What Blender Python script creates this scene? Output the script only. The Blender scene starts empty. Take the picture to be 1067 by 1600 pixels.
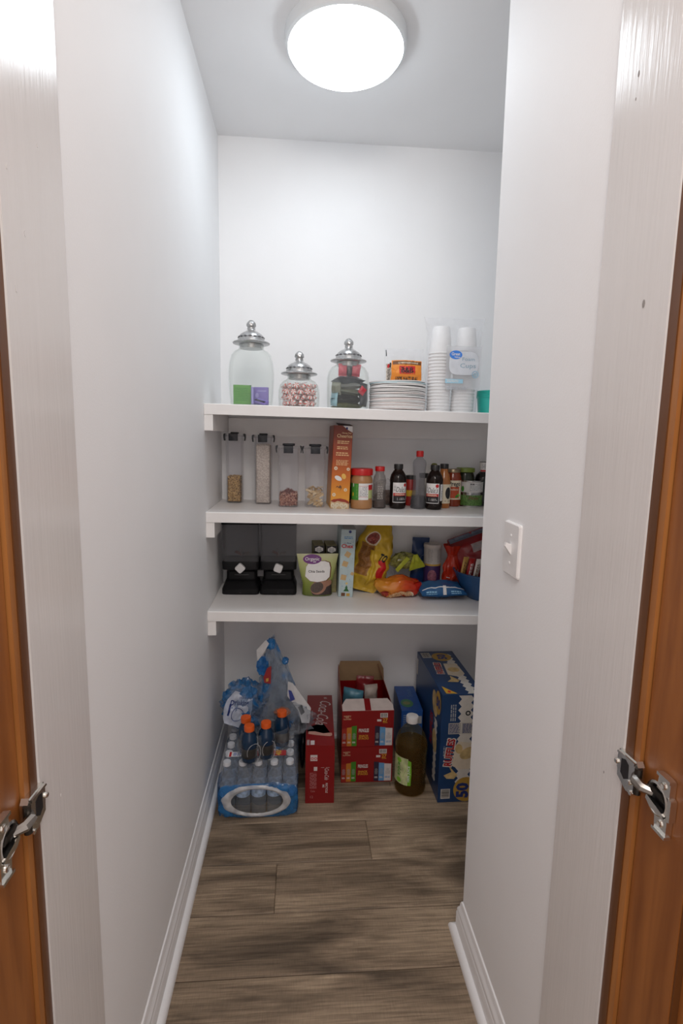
import bpy, bmesh, math, random
from mathutils import Vector, Matrix, noise
from mathutils.geometry import tessellate_polygon

# ------------------------------------------------------------------ camera, world, exposure
scene = bpy.context.scene
COL = scene.collection
PI = math.pi

cam_data = bpy.data.cameras.new('camera')
cam_data.sensor_fit = 'VERTICAL'
cam_data.sensor_height = 36.0
cam_data.sensor_width = 24.0
cam_data.lens = 18.5325
cam_data.clip_start = 0.01
cam = bpy.data.objects.new('camera', cam_data)
COL.objects.link(cam)
_F = Vector((0.0760727, 0.98736824, -0.13898528))
_R = Vector((0.9970711, -0.07422549, 0.01843359))
_U = Vector((-0.00788449, 0.13998049, 0.99012287))
_m = Matrix.Identity(4)
for i in range(3):
    _m[i][0] = _R[i]; _m[i][1] = _U[i]; _m[i][2] = -_F[i]
_m[0][3], _m[1][3], _m[2][3] = 0.3365, 0.0, 1.3641
cam.matrix_world = _m
scene.camera = cam

world = bpy.data.worlds.new('world')
world.use_nodes = True
world.node_tree.nodes['Background'].inputs[0].default_value = (1.0, 0.90, 0.86, 1)
world.node_tree.nodes['Background'].inputs[1].default_value = 0.95
scene.world = world

# unseen fill light added behind the viewer to brighten walls, nosings and floor
fill_data = bpy.data.lights.new('fill_light', 'POINT')
fill_data.energy = 44.0
fill_data.color = (1.0, 0.94, 0.89)
fill_data.shadow_soft_size = 0.30
fill_obj = bpy.data.objects.new('fill_light', fill_data)
fill_obj.location = (0.42, -0.25, 2.50)
COL.objects.link(fill_obj)

LAMP_STRENGTH = 11.2
scene.view_settings.view_transform = 'Standard'
scene.view_settings.look = 'None'
scene.view_settings.exposure = 0.12
scene.view_settings.gamma = 1.0
scene.view_settings.use_curve_mapping = False
scene.cycles.use_denoising = True
scene.cycles.max_bounces = 9
scene.cycles.diffuse_bounces = 5
scene.cycles.transparent_max_bounces = 28

# ------------------------------------------------------------------ materials
MATS = {}
def _nodes(name):
    m = bpy.data.materials.new(name); m.use_nodes = True
    nt = m.node_tree
    return m, nt, nt.nodes, nt.links, nt.nodes['Principled BSDF']

def mat(name, col, rough=0.5, metal=0.0, spec=0.5, var=0.06, scale=40.0, bump=0.0, bscale=120.0, stretch=(1, 1, 1), coat=0.0, emit=None):
    """plain procedural surface: colour with a little noise variation and fine relief"""
    if name in MATS: return MATS[name]
    m, nt, N, L, b = _nodes(name)
    tc = N.new('ShaderNodeTexCoord'); mp = N.new('ShaderNodeMapping')
    mp.inputs['Scale'].default_value = stretch
    L.new(tc.outputs['Object'], mp.inputs['Vector'])
    nz = N.new('ShaderNodeTexNoise'); nz.inputs['Scale'].default_value = scale; nz.inputs['Detail'].default_value = 3
    L.new(mp.outputs[0], nz.inputs['Vector'])
    rp = N.new('ShaderNodeValToRGB')
    c = Vector(col)
    lo = c * (1 - var); hi = c * (1 + var)
    rp.color_ramp.elements[0].position = 0.3; rp.color_ramp.elements[1].position = 0.7
    rp.color_ramp.elements[0].color = (*lo, 1); rp.color_ramp.elements[1].color = (min(hi[0], 1), min(hi[1], 1), min(hi[2], 1), 1)
    L.new(nz.outputs['Fac'], rp.inputs[0]); L.new(rp.outputs[0], b.inputs['Base Color'])
    b.inputs['Roughness'].default_value = rough; b.inputs['Metallic'].default_value = metal
    b.inputs['Specular IOR Level'].default_value = spec; b.inputs['Coat Weight'].default_value = coat
    if bump:
        n2 = N.new('ShaderNodeTexNoise'); n2.inputs['Scale'].default_value = bscale; n2.inputs['Detail'].default_value = 4
        L.new(mp.outputs[0], n2.inputs['Vector'])
        bp = N.new('ShaderNodeBump'); bp.inputs['Strength'].default_value = bump; bp.inputs['Distance'].default_value = 0.002
        L.new(n2.outputs['Fac'], bp.inputs['Height']); L.new(bp.outputs[0], b.inputs['Normal'])
    MATS[name] = m
    return m

def film(name, col, alpha, rough=0.08, tint=(1, 1, 1), patchy=0.0, scale=25.0, ior=1.45, fres=1.0):
    """clear glass, plastic or wrap: see-through with its own colour share and mirror-like sheen at grazing angles"""
    if name in MATS: return MATS[name]
    m, nt, N, L, b = _nodes(name)
    out = N['Material Output']
    b.inputs['Base Color'].default_value = (*col, 1); b.inputs['Roughness'].default_value = rough
    tr = N.new('ShaderNodeBsdfTransparent'); tr.inputs[0].default_value = (*tint, 1)
    mx = N.new('ShaderNodeMixShader')
    lw = N.new('ShaderNodeLayerWeight'); lw.inputs[0].default_value = .5
    pw = N.new('ShaderNodeMath'); pw.operation = 'POWER'; pw.inputs[1].default_value = 4.0
    L.new(lw.outputs['Facing'], pw.inputs[0])
    fm = N.new('ShaderNodeMath'); fm.operation = 'MULTIPLY_ADD'; fm.inputs[1].default_value = .55 * fres; fm.inputs[2].default_value = .03 * fres
    L.new(pw.outputs[0], fm.inputs[0])
    md = N.new('ShaderNodeMath'); md.operation = 'ADD'; md.use_clamp = True
    L.new(fm.outputs[0], md.inputs[0]); md.inputs[1].default_value = alpha
    if patchy:
        tc = N.new('ShaderNodeTexCoord'); nz = N.new('ShaderNodeTexNoise'); nz.inputs['Scale'].default_value = scale
        L.new(tc.outputs['Object'], nz.inputs['Vector'])
        mr = N.new('ShaderNodeMapRange'); mr.inputs[1].default_value = .35; mr.inputs[2].default_value = .65
        mr.inputs[3].default_value = max(alpha - patchy, 0); mr.inputs[4].default_value = alpha + patchy
        L.new(nz.outputs['Fac'], mr.inputs[0]); L.new(mr.outputs[0], md.inputs[1])
    L.new(md.outputs[0], mx.inputs[0]); L.new(tr.outputs[0], mx.inputs[1]); L.new(b.outputs[0], mx.inputs[2])
    L.new(mx.outputs[0], out.inputs[0])
    MATS[name] = m
    return m

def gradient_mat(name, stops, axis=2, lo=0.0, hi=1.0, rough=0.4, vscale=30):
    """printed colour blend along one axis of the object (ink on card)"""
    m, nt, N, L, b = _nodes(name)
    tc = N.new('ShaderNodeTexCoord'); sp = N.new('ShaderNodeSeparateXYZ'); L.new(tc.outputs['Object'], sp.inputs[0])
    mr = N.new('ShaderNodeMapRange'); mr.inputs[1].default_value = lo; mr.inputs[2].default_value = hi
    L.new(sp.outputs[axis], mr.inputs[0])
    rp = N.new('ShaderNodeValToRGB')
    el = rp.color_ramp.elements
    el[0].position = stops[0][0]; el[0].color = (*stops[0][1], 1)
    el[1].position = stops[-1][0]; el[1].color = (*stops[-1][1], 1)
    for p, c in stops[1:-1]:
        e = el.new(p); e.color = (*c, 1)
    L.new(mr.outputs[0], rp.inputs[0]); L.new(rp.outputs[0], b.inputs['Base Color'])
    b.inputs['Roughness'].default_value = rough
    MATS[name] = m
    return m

def plank_mat():
    m, nt, N, L, b = _nodes('weathered_plank')
    tc = N.new('ShaderNodeTexCoord'); oi = N.new('ShaderNodeObjectInfo')
    off = N.new('ShaderNodeVectorMath'); off.operation = 'SCALE'; off.inputs['Scale'].default_value = 37.0
    cv = N.new('ShaderNodeCombineXYZ')
    for k in range(3): L.new(oi.outputs['Random'], cv.inputs[k])
    L.new(cv.outputs[0], off.inputs[0])
    ad = N.new('ShaderNodeVectorMath'); ad.operation = 'ADD'
    L.new(tc.outputs['Object'], ad.inputs[0]); L.new(off.outputs[0], ad.inputs[1])
    def nz(scale, st, det=4, dist=0.0):
        mp = N.new('ShaderNodeMapping'); mp.inputs['Scale'].default_value = st
        L.new(ad.outputs[0], mp.inputs['Vector'])
        n = N.new('ShaderNodeTexNoise'); n.inputs['Scale'].default_value = scale; n.inputs['Detail'].default_value = det
        n.inputs['Distortion'].default_value = dist
        L.new(mp.outputs[0], n.inputs['Vector']); return n
    big = nz(2.4, (1.0, 3.6, 1), 5, 0.9)      # broad dark and pale drifts along the board
    fine = nz(8, (1.0, 22, 1), 8, 0.4)        # grain streaks
    cross = nz(60, (7, .7, 1), 3)             # saw marks across the grain
    r1 = N.new('ShaderNodeValToRGB')
    e = r1.color_ramp.elements
    e[0].position = .30; e[0].color = (.100, .073, .050, 1)
    e[1].position = .68; e[1].color = (.44, .335, .232, 1)
    e2 = e.new(.47); e2.color = (.262, .194, .133, 1)
    L.new(big.outputs['Fac'], r1.inputs[0])
    r2 = N.new('ShaderNodeValToRGB')
    e = r2.color_ramp.elements
    e[0].position = .33; e[0].color = (.54, .52, .50, 1)
    e[1].position = .66; e[1].color = (1.15, 1.14, 1.12, 1)
    L.new(fine.outputs['Fac'], r2.inputs[0])
    mu = N.new('ShaderNodeMixRGB'); mu.blend_type = 'MULTIPLY'; mu.inputs[0].default_value = .85
    L.new(r1.outputs[0], mu.inputs[1]); L.new(r2.outputs[0], mu.inputs[2])
    r3 = N.new('ShaderNodeValToRGB')
    e = r3.color_ramp.elements
    e[0].position = .3; e[0].color = (.82, .82, .82, 1); e[1].position = .7; e[1].color = (1.1, 1.1, 1.1, 1)
    L.new(cross.outputs['Fac'], r3.inputs[0])
    m2 = N.new('ShaderNodeMixRGB'); m2.blend_type = 'MULTIPLY'; m2.inputs[0].default_value = .6
    L.new(mu.outputs[0], m2.inputs[1]); L.new(r3.outputs[0], m2.inputs[2])
    L.new(m2.outputs[0], b.inputs['Base Color'])
    b.inputs['Roughness'].default_value = .5; b.inputs['Specular IOR Level'].default_value = .35
    bp = N.new('ShaderNodeBump'); bp.inputs['Strength'].default_value = .25; bp.inputs['Distance'].default_value = .0015
    L.new(fine.outputs['Fac'], bp.inputs['Height']); L.new(bp.outputs[0], b.inputs['Normal'])
    MATS['plank'] = m
    return m

def wood_mat(name, dark, light):
    m, nt, N, L, b = _nodes(name)
    tc = N.new('ShaderNodeTexCoord'); mp = N.new('ShaderNodeMapping'); mp.inputs['Scale'].default_value = (14, 14, 1.2)
    L.new(tc.outputs['Object'], mp.inputs['Vector'])
    n = N.new('ShaderNodeTexNoise'); n.inputs['Scale'].default_value = 3.0; n.inputs['Detail'].default_value = 6; n.inputs['Distortion'].default_value = .5
    L.new(mp.outputs[0], n.inputs['Vector'])
    r = N.new('ShaderNodeValToRGB'); e = r.color_ramp.elements
    e[0].position = .3; e[0].color = (*dark, 1); e[1].position = .7; e[1].color = (*light, 1)
    L.new(n.outputs['Fac'], r.inputs[0]); L.new(r.outputs[0], b.inputs['Base Color'])
    b.inputs['Roughness'].default_value = .38
    MATS[name] = m
    return m

# ------------------------------------------------------------------ geometry helpers
class G:
    """collects geometry of ONE part"""
    def __init__(s): s.v = []; s.f = []; s.mi = []
    def add(s, v, f, mi=0):
        o = len(s.v); s.v += [tuple(p) for p in v]
        s.f += [tuple(i + o for i in q) for q in f]; s.mi += [mi] * len(f); return s
    def box(s, x0, x1, y0, y1, z0, z1, mi=0):
        v = [(x, y, z) for z in (z0, z1) for y in (y0, y1) for x in (x0, x1)]
        return s.add(v, [(0, 2, 3, 1), (4, 5, 7, 6), (0, 1, 5, 4), (2, 6, 7, 3), (0, 4, 6, 2), (1, 3, 7, 5)], mi)
    def loft(s, rings, cap0=True, cap1=True, closed=True, mi=0):
        n = len(rings[0]); v = [p for r in rings for p in r]; f = []
        for k in range(len(rings) - 1):
            for i in range(n if closed else n - 1):
                j = (i + 1) % n
                f.append((k * n + i, k * n + j, (k + 1) * n + j, (k + 1) * n + i))
        if cap0: f.append(tuple(range(n - 1, -1, -1)))
        if cap1: f.append(tuple((len(rings) - 1) * n + i for i in range(n)))
        return s.add(v, f, mi)
    def lathe(s, prof, n=28, cx=0, cy=0, flute=None, cap0=True, cap1=True, mi=0):
        rings = []
        for r, z in prof:
            ring = []
            for i in range(n):
                a = 2 * PI * i / n
                rr = r
                if flute: rr = r * (1 + flute(a, z))
                ring.append((cx + rr * math.cos(a), cy + rr * math.sin(a), z))
            rings.append(ring)
        return s.loft(rings, cap0, cap1, True, mi)
    def rbox(s, w, d, z0, z1, r=.004, b=.0015, cx=0, cy=0, seg=3, mi=0):
        R = lambda k, z: [(cx + x, cy + y, z) for x, y in rrect(w - 2 * k, d - 2 * k, max(r - k, .0003), seg)]
        return s.loft([R(b, z0), R(0, z0 + b), R(0, z1 - b), R(b, z1)], mi=mi)
    def tube(s, path, r, n=8, mi=0, caps=True):
        path = [Vector(p) for p in path]; rings = []
        for i, p in enumerate(path):
            t = (path[min(i + 1, len(path) - 1)] - path[max(i - 1, 0)]).normalized()
            a = t.orthogonal().normalized() if i == 0 else (prev - t * prev.dot(t)).normalized()
            prev = a; bb = t.cross(a)
            rr = r[i] if isinstance(r, (list, tuple)) else r
            rings.append([tuple(p + (a * math.cos(q) + bb * math.sin(q)) * rr) for q in [2 * PI * k / n for k in range(n)]])
        return s.loft(rings, caps, caps, True, mi)
    def prism(s, poly, y0, y1, mi=0):
        """polygon in XZ pushed along Y"""
        return s.loft([[(x, y0, z) for x, z in poly], [(x, y1, z) for x, z in poly]], mi=mi)
    def prism_z(s, poly, z0, z1, mi=0):
        return s.loft([[(x, y, z0) for x, y in poly], [(x, y, z1) for x, y in poly]], mi=mi)
    def sheet(s, fn, nu, nv, mi=0, wrap=False):
        v = [fn(i / nu, j / nv) for j in range(nv + 1) for i in range(nu + (0 if wrap else 1))]
        w = nu if wrap else nu + 1; f = []
        for j in range(nv):
            for i in range(nu):
                i2 = (i + 1) % w
                f.append((j * w + i, j * w + i2, (j + 1) * w + i2, (j + 1) * w + i))
        return s.add(v, f, mi)
    def xf(s, M):
        s.v = [tuple(M @ Vector(p)) for p in s.v]; return s

def rrect(w, d, r, seg=3):
    out = []
    for cx, cy, a0 in ((w / 2 - r, d / 2 - r, 0), (-w / 2 + r, d / 2 - r, PI / 2), (-w / 2 + r, -d / 2 + r, PI), (w / 2 - r, -d / 2 + r, 1.5 * PI)):
        for k in range(seg + 1):
            a = a0 + PI / 2 * k / seg
            out.append((cx + r * math.cos(a), cy + r * math.sin(a)))
    return out

def mesh_of(name, g, mats, smooth=False, recalc=True):
    me = bpy.data.meshes.new(name)
    me.from_pydata(g.v, [], g.f)
    if not isinstance(mats, (list, tuple)): mats = [mats]
    for m in mats: me.materials.append(m)
    if len(mats) > 1: me.polygons.foreach_set('material_index', g.mi)
    if recalc:
        bm = bmesh.new(); bm.from_mesh(me)
        bmesh.ops.recalc_face_normals(bm, faces=bm.faces); bm.to_mesh(me); bm.free()
    if smooth:
        me.polygons.foreach_set('use_smooth', [True] * len(me.polygons))
        if smooth is not True: me.set_sharp_from_angle(angle=math.radians(smooth))
    me.update()
    return me

def part(name, g, mats, parent=None, smooth=35, label=None, kind=None, recalc=True):
    o = bpy.data.objects.new(name, mesh_of(name, g, mats, smooth, recalc))
    COL.objects.link(o)
    if parent: o.parent = parent
    if label: o['label'] = label
    if kind: o['kind'] = kind
    return o

def tag(o, label, cat, group=None, kind=None):
    o['label'] = label; o['category'] = cat
    if group: o['group'] = group
    if kind: o['kind'] = kind
    return o

def thing(name, label, cat, loc=(0, 0, 0), rot=(0, 0, 0), group=None, kind=None):
    o = bpy.data.objects.new(name, None); o.empty_display_size = .03
    COL.objects.link(o); o.location = loc
    o.rotation_euler = rot if isinstance(rot, (tuple, list)) else (0, 0, rot)
    return tag(o, label, cat, group, kind)

def solo(name, g, mats, label, cat, loc=(0, 0, 0), rot=(0, 0, 0), group=None, kind=None, smooth=35):
    o = part(name, g, mats, None, smooth)
    o.location = loc; o.rotation_euler = rot if isinstance(rot, (tuple, list)) else (0, 0, rot)
    return tag(o, label, cat, group, kind)

def copy_tree(o, parent=None, loc=None, rot=None, label=None):
    c = o.copy(); COL.objects.link(c); c.parent = parent
    if loc is not None: c.location = loc
    if rot is not None: c.rotation_euler = rot
    if label: c['label'] = label
    for ch in list(o.children): copy_tree(ch, c)
    return c

# --- flat print (lettering, labels, logos) laid on a surface through a mapper M(x, y, lift)
_tc = {}
def text2d(s, bold=0.0, shear=0.0):
    k = (s, bold, shear)
    if k not in _tc:
        c = bpy.data.curves.new('lettering', 'FONT'); c.body = s; c.size = 1; c.offset = bold; c.shear = shear
        c.resolution_u = 2; c.align_x = 'LEFT'
        o = bpy.data.objects.new('lettering', c); me = o.to_mesh()
        v = [(p.co.x, p.co.y) for p in me.vertices]; f = [tuple(p.vertices) for p in me.polygons]
        o.to_mesh_clear(); bpy.data.objects.remove(o); bpy.data.curves.remove(c)
        _tc[k] = (v, f)
    return _tc[k]

def plane_map(o, ux, uy):
    o = Vector(o); ux = Vector(ux).normalized(); uy = Vector(uy).normalized(); n = ux.cross(uy)
    return lambda x, y, l: tuple(o + ux * x + uy * y + n * l)
def cyl_map(r, z0=0.0, a0=0.0, cx=0.0, cy=0.0, taper=None):
    def M(x, y, l):
        rr = (taper(y) if taper else r) + l; a = a0 + x / r
        return (cx + rr * math.sin(a), cy - rr * math.cos(a), z0 + y)
    return M

def items2d(items):
    """2D shapes -> verts, faces"""
    V = []; Fc = []
    def put(v, f):
        o = len(V); V.extend(v); Fc.extend([tuple(i + o for i in q) for q in f])
    for it in items:
        k = it[0]
        if k == 'rect':
            x0, y0, x1, y1 = it[1:5]; nx = it[5] if len(it) > 5 else 6; ny = it[6] if len(it) > 6 else 2
            v = [(x0 + (x1 - x0) * i / nx, y0 + (y1 - y0) * j / ny) for j in range(ny + 1) for i in range(nx + 1)]
            put(v, [(j * (nx + 1) + i, j * (nx + 1) + i + 1, (j + 1) * (nx + 1) + i + 1, (j + 1) * (nx + 1) + i) for j in range(ny) for i in range(nx)])
        elif k == 'ell':
            cx, cy, rx, ry = it[1:5]; n = 24; ri = 3; rot = it[5] if len(it) > 5 else 0
            c, s = math.cos(rot), math.sin(rot); v = [(cx, cy)]; f = []
            for j in range(1, ri + 1):
                for i in range(n):
                    a = 2 * PI * i / n; X = rx * j / ri * math.cos(a); Y = ry * j / ri * math.sin(a)
                    v.append((cx + X * c - Y * s, cy + X * s + Y * c))
            for i in range(n): f.append((0, 1 + i, 1 + (i + 1) % n))
            for j in range(ri - 1):
                for i in range(n):
                    a = 1 + j * n; f.append((a + i, a + n + i, a + n + (i + 1) % n, a + (i + 1) % n))
            put(v, f)
        elif k == 'ring':
            cx, cy, ro, ri = it[1:5]; n = 20
            v = [(cx + r * math.cos(2 * PI * i / n), cy + r * math.sin(2 * PI * i / n)) for r in (ri, ro) for i in range(n)]
            put(v, [(i, n + i, n + (i + 1) % n, (i + 1) % n) for i in range(n)])
        elif k == 'poly':
            pts = it[1]; tri = tessellate_polygon([[Vector((x, y, 0)) for x, y in pts]])
            put(pts, tri)
        elif k == 'text':
            s, cx, cy, h = it[1:5]; o = it[5] if len(it) > 5 else {}
            v, f = text2d(s, o.get('bold', 0.0), o.get('shear', 0.0))
            xs = [p[0] for p in v]; ys = [p[1] for p in v]
            sc = h / .72; mx = (min(xs) + max(xs)) / 2; my = .36
            sx = sc * o.get('sx', 1.0)
            if 'w' in o: sx = o['w'] / (max(xs) - min(xs))
            an = o.get('rot', 0.0); c, sn = math.cos(an), math.sin(an)
            vv = []
            for x, y in v:
                X = (x - mx) * sx; Y = (y - my) * sc
                if 'arc' in o: Y += o['arc'] * (1 - (2 * X / o['w']) ** 2)
                vv.append((cx + X * c - Y * sn, cy + X * sn + Y * c))
            put(vv, f)
        elif k == 'bars':      # barcode
            x0, y0, x1, y1 = it[1:5]; rnd = random.Random(it[5] if len(it) > 5 else 3); vert = it[6] if len(it) > 6 else True
            t = 0.0
            while t < 1:
                w = rnd.choice((.02, .035, .05)); a, b_ = t, min(t + w, 1)
                if vert: put([(x0 + (x1 - x0) * a, y0), (x0 + (x1 - x0) * b_, y0), (x0 + (x1 - x0) * b_, y1), (x0 + (x1 - x0) * a, y1)], [(0, 1, 2, 3)])
                else: put([(x0, y0 + (y1 - y0) * a), (x1, y0 + (y1 - y0) * a), (x1, y0 + (y1 - y0) * b_), (x0, y0 + (y1 - y0) * b_)], [(0, 1, 2, 3)])
                t += w + rnd.choice((.02, .03, .045))
        elif k == 'lines':     # rows of print too small to read
            x0, y0, x1, y1, n = it[1:6]; rnd = random.Random(it[6] if len(it) > 6 else 5); vert = it[7] if len(it) > 7 else False
            for j in range(n):
                if vert:
                    xc = x0 + (x1 - x0) * (j + .5) / n; hw = (x1 - x0) / n * .27; t = y0
                    while t < y1 - .001:
                        w = min(rnd.uniform(.006, .016), y1 - t)
                        put([(xc - hw, t), (xc + hw, t), (xc + hw, t + w), (xc - hw, t + w)], [(0, 1, 2, 3)]); t += w + .003
                else:
                    yc = y1 - (y1 - y0) * (j + .5) / n; hh = (y1 - y0) / n * .27; t = x0; e = x1 - rnd.uniform(0, .15) * (x1 - x0)
                    while t < e - .001:
                        w = min(rnd.uniform(.005, .014), e - t)
                        put([(t, yc - hh), (t + w, yc - hh), (t + w, yc + hh), (t, yc + hh)], [(0, 1, 2, 3)]); t += w + .002
    return V, Fc

def refine(v, f, mx):
    """split triangles until no edge is longer than mx, so print follows a curved surface"""
    V = [Vector((a, b_, 0)) for a, b_ in v]; out = []
    st = [(q[0], q[i], q[i + 1]) for q in f for i in range(1, len(q) - 1)]
    mid = {}
    while st:
        a, b_, c = st.pop()
        e = [((V[a] - V[b_]).length, a, b_, c), ((V[b_] - V[c]).length, b_, c, a), ((V[c] - V[a]).length, c, a, b_)]
        l, p, q, r = max(e)
        if l <= mx: out.append((a, b_, c)); continue
        k = (min(p, q), max(p, q))
        if k not in mid: V.append((V[p] + V[q]) / 2); mid[k] = len(V) - 1
        m_ = mid[k]; st += [(p, m_, r), (m_, q, r)]
    return [(p.x, p.y) for p in V], out

def prints(parent, M, name, m, items, layer=0, label=None, fine=None):
    v, f = items2d(items)
    fine = fine or getattr(M, 'fine', None)
    if fine: v, f = refine(v, f, fine)
    g = G(); g.add([M(x, y, .0004 + .0003 * layer) for x, y in v], f)
    return part(name, g, m, parent, smooth=False, label=label, recalc=False)

rnd = random.Random(7)
# ------------------------------------------------------------------ the room
W, D, H = 0.7907, 2.2711, 2.5245       # passage width, back wall, ceiling
Y1, Y2, YC = 0.813, 0.651, 1.261       # jamb edges, end of the right wall
YS = 1.869                             # shelf fronts
S1 = lambda x: 1.4736 - .0107 * x      # shelf tops (they sag slightly to the right)
S2 = lambda x: 1.0970 - .0107 * x
S3 = lambda x: 0.7338 - .0220 * x

M_wall = mat('wall_paint', (.87, .875, .885), rough=.62, var=.008, scale=6, bump=.10, bscale=260)
M_ceil = mat('ceiling_paint', (.88, .885, .895), rough=.7, var=.008, scale=6, bump=.06, bscale=200)
M_trim = mat('trim_gloss', (.71, .69, .68), rough=.20, var=.012, scale=9, bump=.22, bscale=26, stretch=(7, 7, .45))
M_base = mat('baseboard_paint', (.82, .815, .82), rough=.32, var=.01, scale=10)
M_shelf = mat('shelf_paint', (.86, .845, .835), rough=.38, var=.02, scale=14, bump=.05, bscale=70)
M_plank = plank_mat()
M_sub = mat('subfloor_dark', (.025, .018, .014), rough=.9)
M_wood = wood_mat('stained_wood', (.20, .062, .013), (.34, .122, .028))
M_wood_l = wood_mat('stained_wood_edge', (.29, .105, .026), (.42, .17, .045))
M_wood_d = wood_mat('stained_wood_dark', (.10, .034, .008), (.14, .05, .013))
M_nickel = mat('nickel_plate', (.80, .78, .74), rough=.22, metal=1, var=.03, scale=30)
M_nickel_d = mat('blackened_steel', (.05, .045, .04), rough=.35, metal=.8, var=.1)
M_black = mat('black_plastic', (.012, .012, .014), rough=.42)
M_white = mat('white_plastic', (.82, .81, .81), rough=.3, var=.01)

def structure(name, g, m, parent=None, smooth=30):
    o = part(name, g, m, parent, smooth)
    if parent is None: o['kind'] = 'structure'
    return o

structure('wall_left', G().box(-.14, 0, Y2, D + .14, 0, H), M_wall)
structure('wall_back', G().box(0, 1.45, D, D + .14, 0, H), M_wall)
g = G()                                   # right wall: block whose end corner leans very slightly
x0, x1 = W, 1.49
g.loft([[(x0, Y2, 0), (x1, Y2, 0), (x1, YC, 0), (x0, YC, 0)],
        [(x0, Y2, H), (x1, Y2, H), (x1, YC + .028, H), (x0, YC + .028, H)]])
structure('wall_right', g, M_wall)
structure('wall_alcove', G().box(1.35, 1.49, YC + .03, D, 0, H), M_wall)
structure('ceiling', G().box(-.14, 1.49, Y2, D + .14, H, H + .1), M_ceil)

# floor boards: rows run across the passage
floor = structure('floor', G().box(-.7, 1.6, -1.2, D + .1, -.05, -.006), M_sub)
PW, P0 = .1815, 1.1766
def plank_mesh(L):
    w = PW - .0018; b = .0020
    R = lambda k, z: [(k, k, z), (L - k, k, z), (L - k, w - k, z), (k, w - k, z)]
    g = G(); g.loft([R(0, -.006), R(0, -b), R(b, 0)])
    return mesh_of('plank', g, M_plank)
pcache = {}
def plank(x, L, y):
    key = round(L, 3)
    if key not in pcache: pcache[key] = plank_mesh(L - .0007)
    o = bpy.data.objects.new('plank', pcache[key]); COL.objects.link(o); o.parent = floor
    o.location = (x, y, 0)
fixed = {1: .2675, 2: .577, 0: -.36, -1: .93, 3: .02, 4: .70, -2: .41}
for k in range(-12, 7):
    y = P0 + k * PW
    if y > D: break
    j = fixed.get(k, rnd.uniform(-.4, .8))
    xs = sorted([x for x in (j - 2.44, j - 1.22, j, j + 1.22) if -.69 < x < 1.59])
    xs = [-.7] + xs + [1.6]
    for a, b_ in zip(xs, xs[1:]):
        if b_ - a > .02: plank(a, b_ - a, y)

# baseboards with quarter-round shoe
prof = [(0, 0), (.0135, 0), (.0135, .062), (.0115, .0655), (.0125, .071), (.0105, .078), (.0068, .083), (.0058, .0925), (.0035, .0995), (0, .1014)]
shoe = [(0, 0), (.016, 0)] + [(.016 * math.cos(a), .018 * math.sin(a) + .002) for a in [PI / 2 * k / 5 for k in range(0, 6)]]
def along_y(name, m, pr, xw, sgn, ya, yb, parent=None, mitre=0):
    g = G(); g.loft([[(xw + sgn * p, ya, z) for p, z in pr], [(xw + sgn * p, yb + (p if mitre else 0), z) for p, z in pr]])
    return structure(name, g, m, parent, 40)
bl = along_y('baseboard_left', M_base, prof, 0, 1, Y1, D)
along_y('shoe_moulding', M_base, [(p + .0135, z) for p, z in shoe], 0, 1, Y1, D, bl)
br = along_y('baseboard_right', M_base, prof, W, -1, Y1, YC, None, 1)
along_y('shoe_moulding', M_base, [(p + .0135, z) for p, z in shoe], W, -1, Y1, YC, br, 1)
def along_x(name, pr, yw, xa, xb, parent=None, mitre=0, sgn=1):
    g = G(); g.loft([[(xa - (p if mitre else 0), yw + sgn * p, z) for p, z in pr], [(xb, yw + sgn * p, z) for p, z in pr]])
    return structure(name, g, M_base, parent, 40)
along_x('end_return', prof, YC + .001, W, 1.35, br, 1)
along_x('end_shoe', [(p + .0135, z) for p, z in shoe], YC + .001, W, 1.35, br, 1)
bb = along_x('baseboard_back', prof, D, 0, 1.35, None, 0, -1)
along_x('shoe_moulding', [(p + .0135, z) for p, z in shoe], D, 0, 1.35, bb, 0, -1)

# painted door jambs (slightly proud of the wall) with dings in the paint
M_ding = mat('paint_ding', (.30, .28, .27), rough=.7)
for n, (xa, xb) in enumerate(((-.03, .003), (W - .003, W + .03))):
    g = G(); bv = .002
    r = lambda z: [(xa, Y2, z), (xb, Y2, z), (xb, Y1, z), (xa, Y1, z)]
    g.loft([r(0), r(H)])
    o = structure('trim_%d' % (n + 1), g, M_trim, None, False)
    sx = .0032 if n == 0 else W - .0032
    for (yy, zz, rr) in ([(.672, 1.53, .0022), (.668, 1.66, .0016), (.70, 1.60, .0018), (.745, 1.72, .0012), (.705, .86, .0012), (.735, .79, .0012)] if n == 0 else
                         [(.70, 1.548, .0026), (.758, 1.86, .002), (.76, 1.83, .001), (.69, .88, .001)]):
        d = G(); d.lathe([(rr, -.0002), (rr * 1.1, .0002), (rr * .4, .0003)], 8)
        d.xf(Matrix.Translation((sx, yy, zz)) @ Matrix.Rotation(PI / 2 if n == 0 else -PI / 2, 4, 'Y') @ Matrix.Scale(2.0, 4, (1, 0, 0)))
        structure('paint_ding', d, M_ding if n else M_trim, o)

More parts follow.
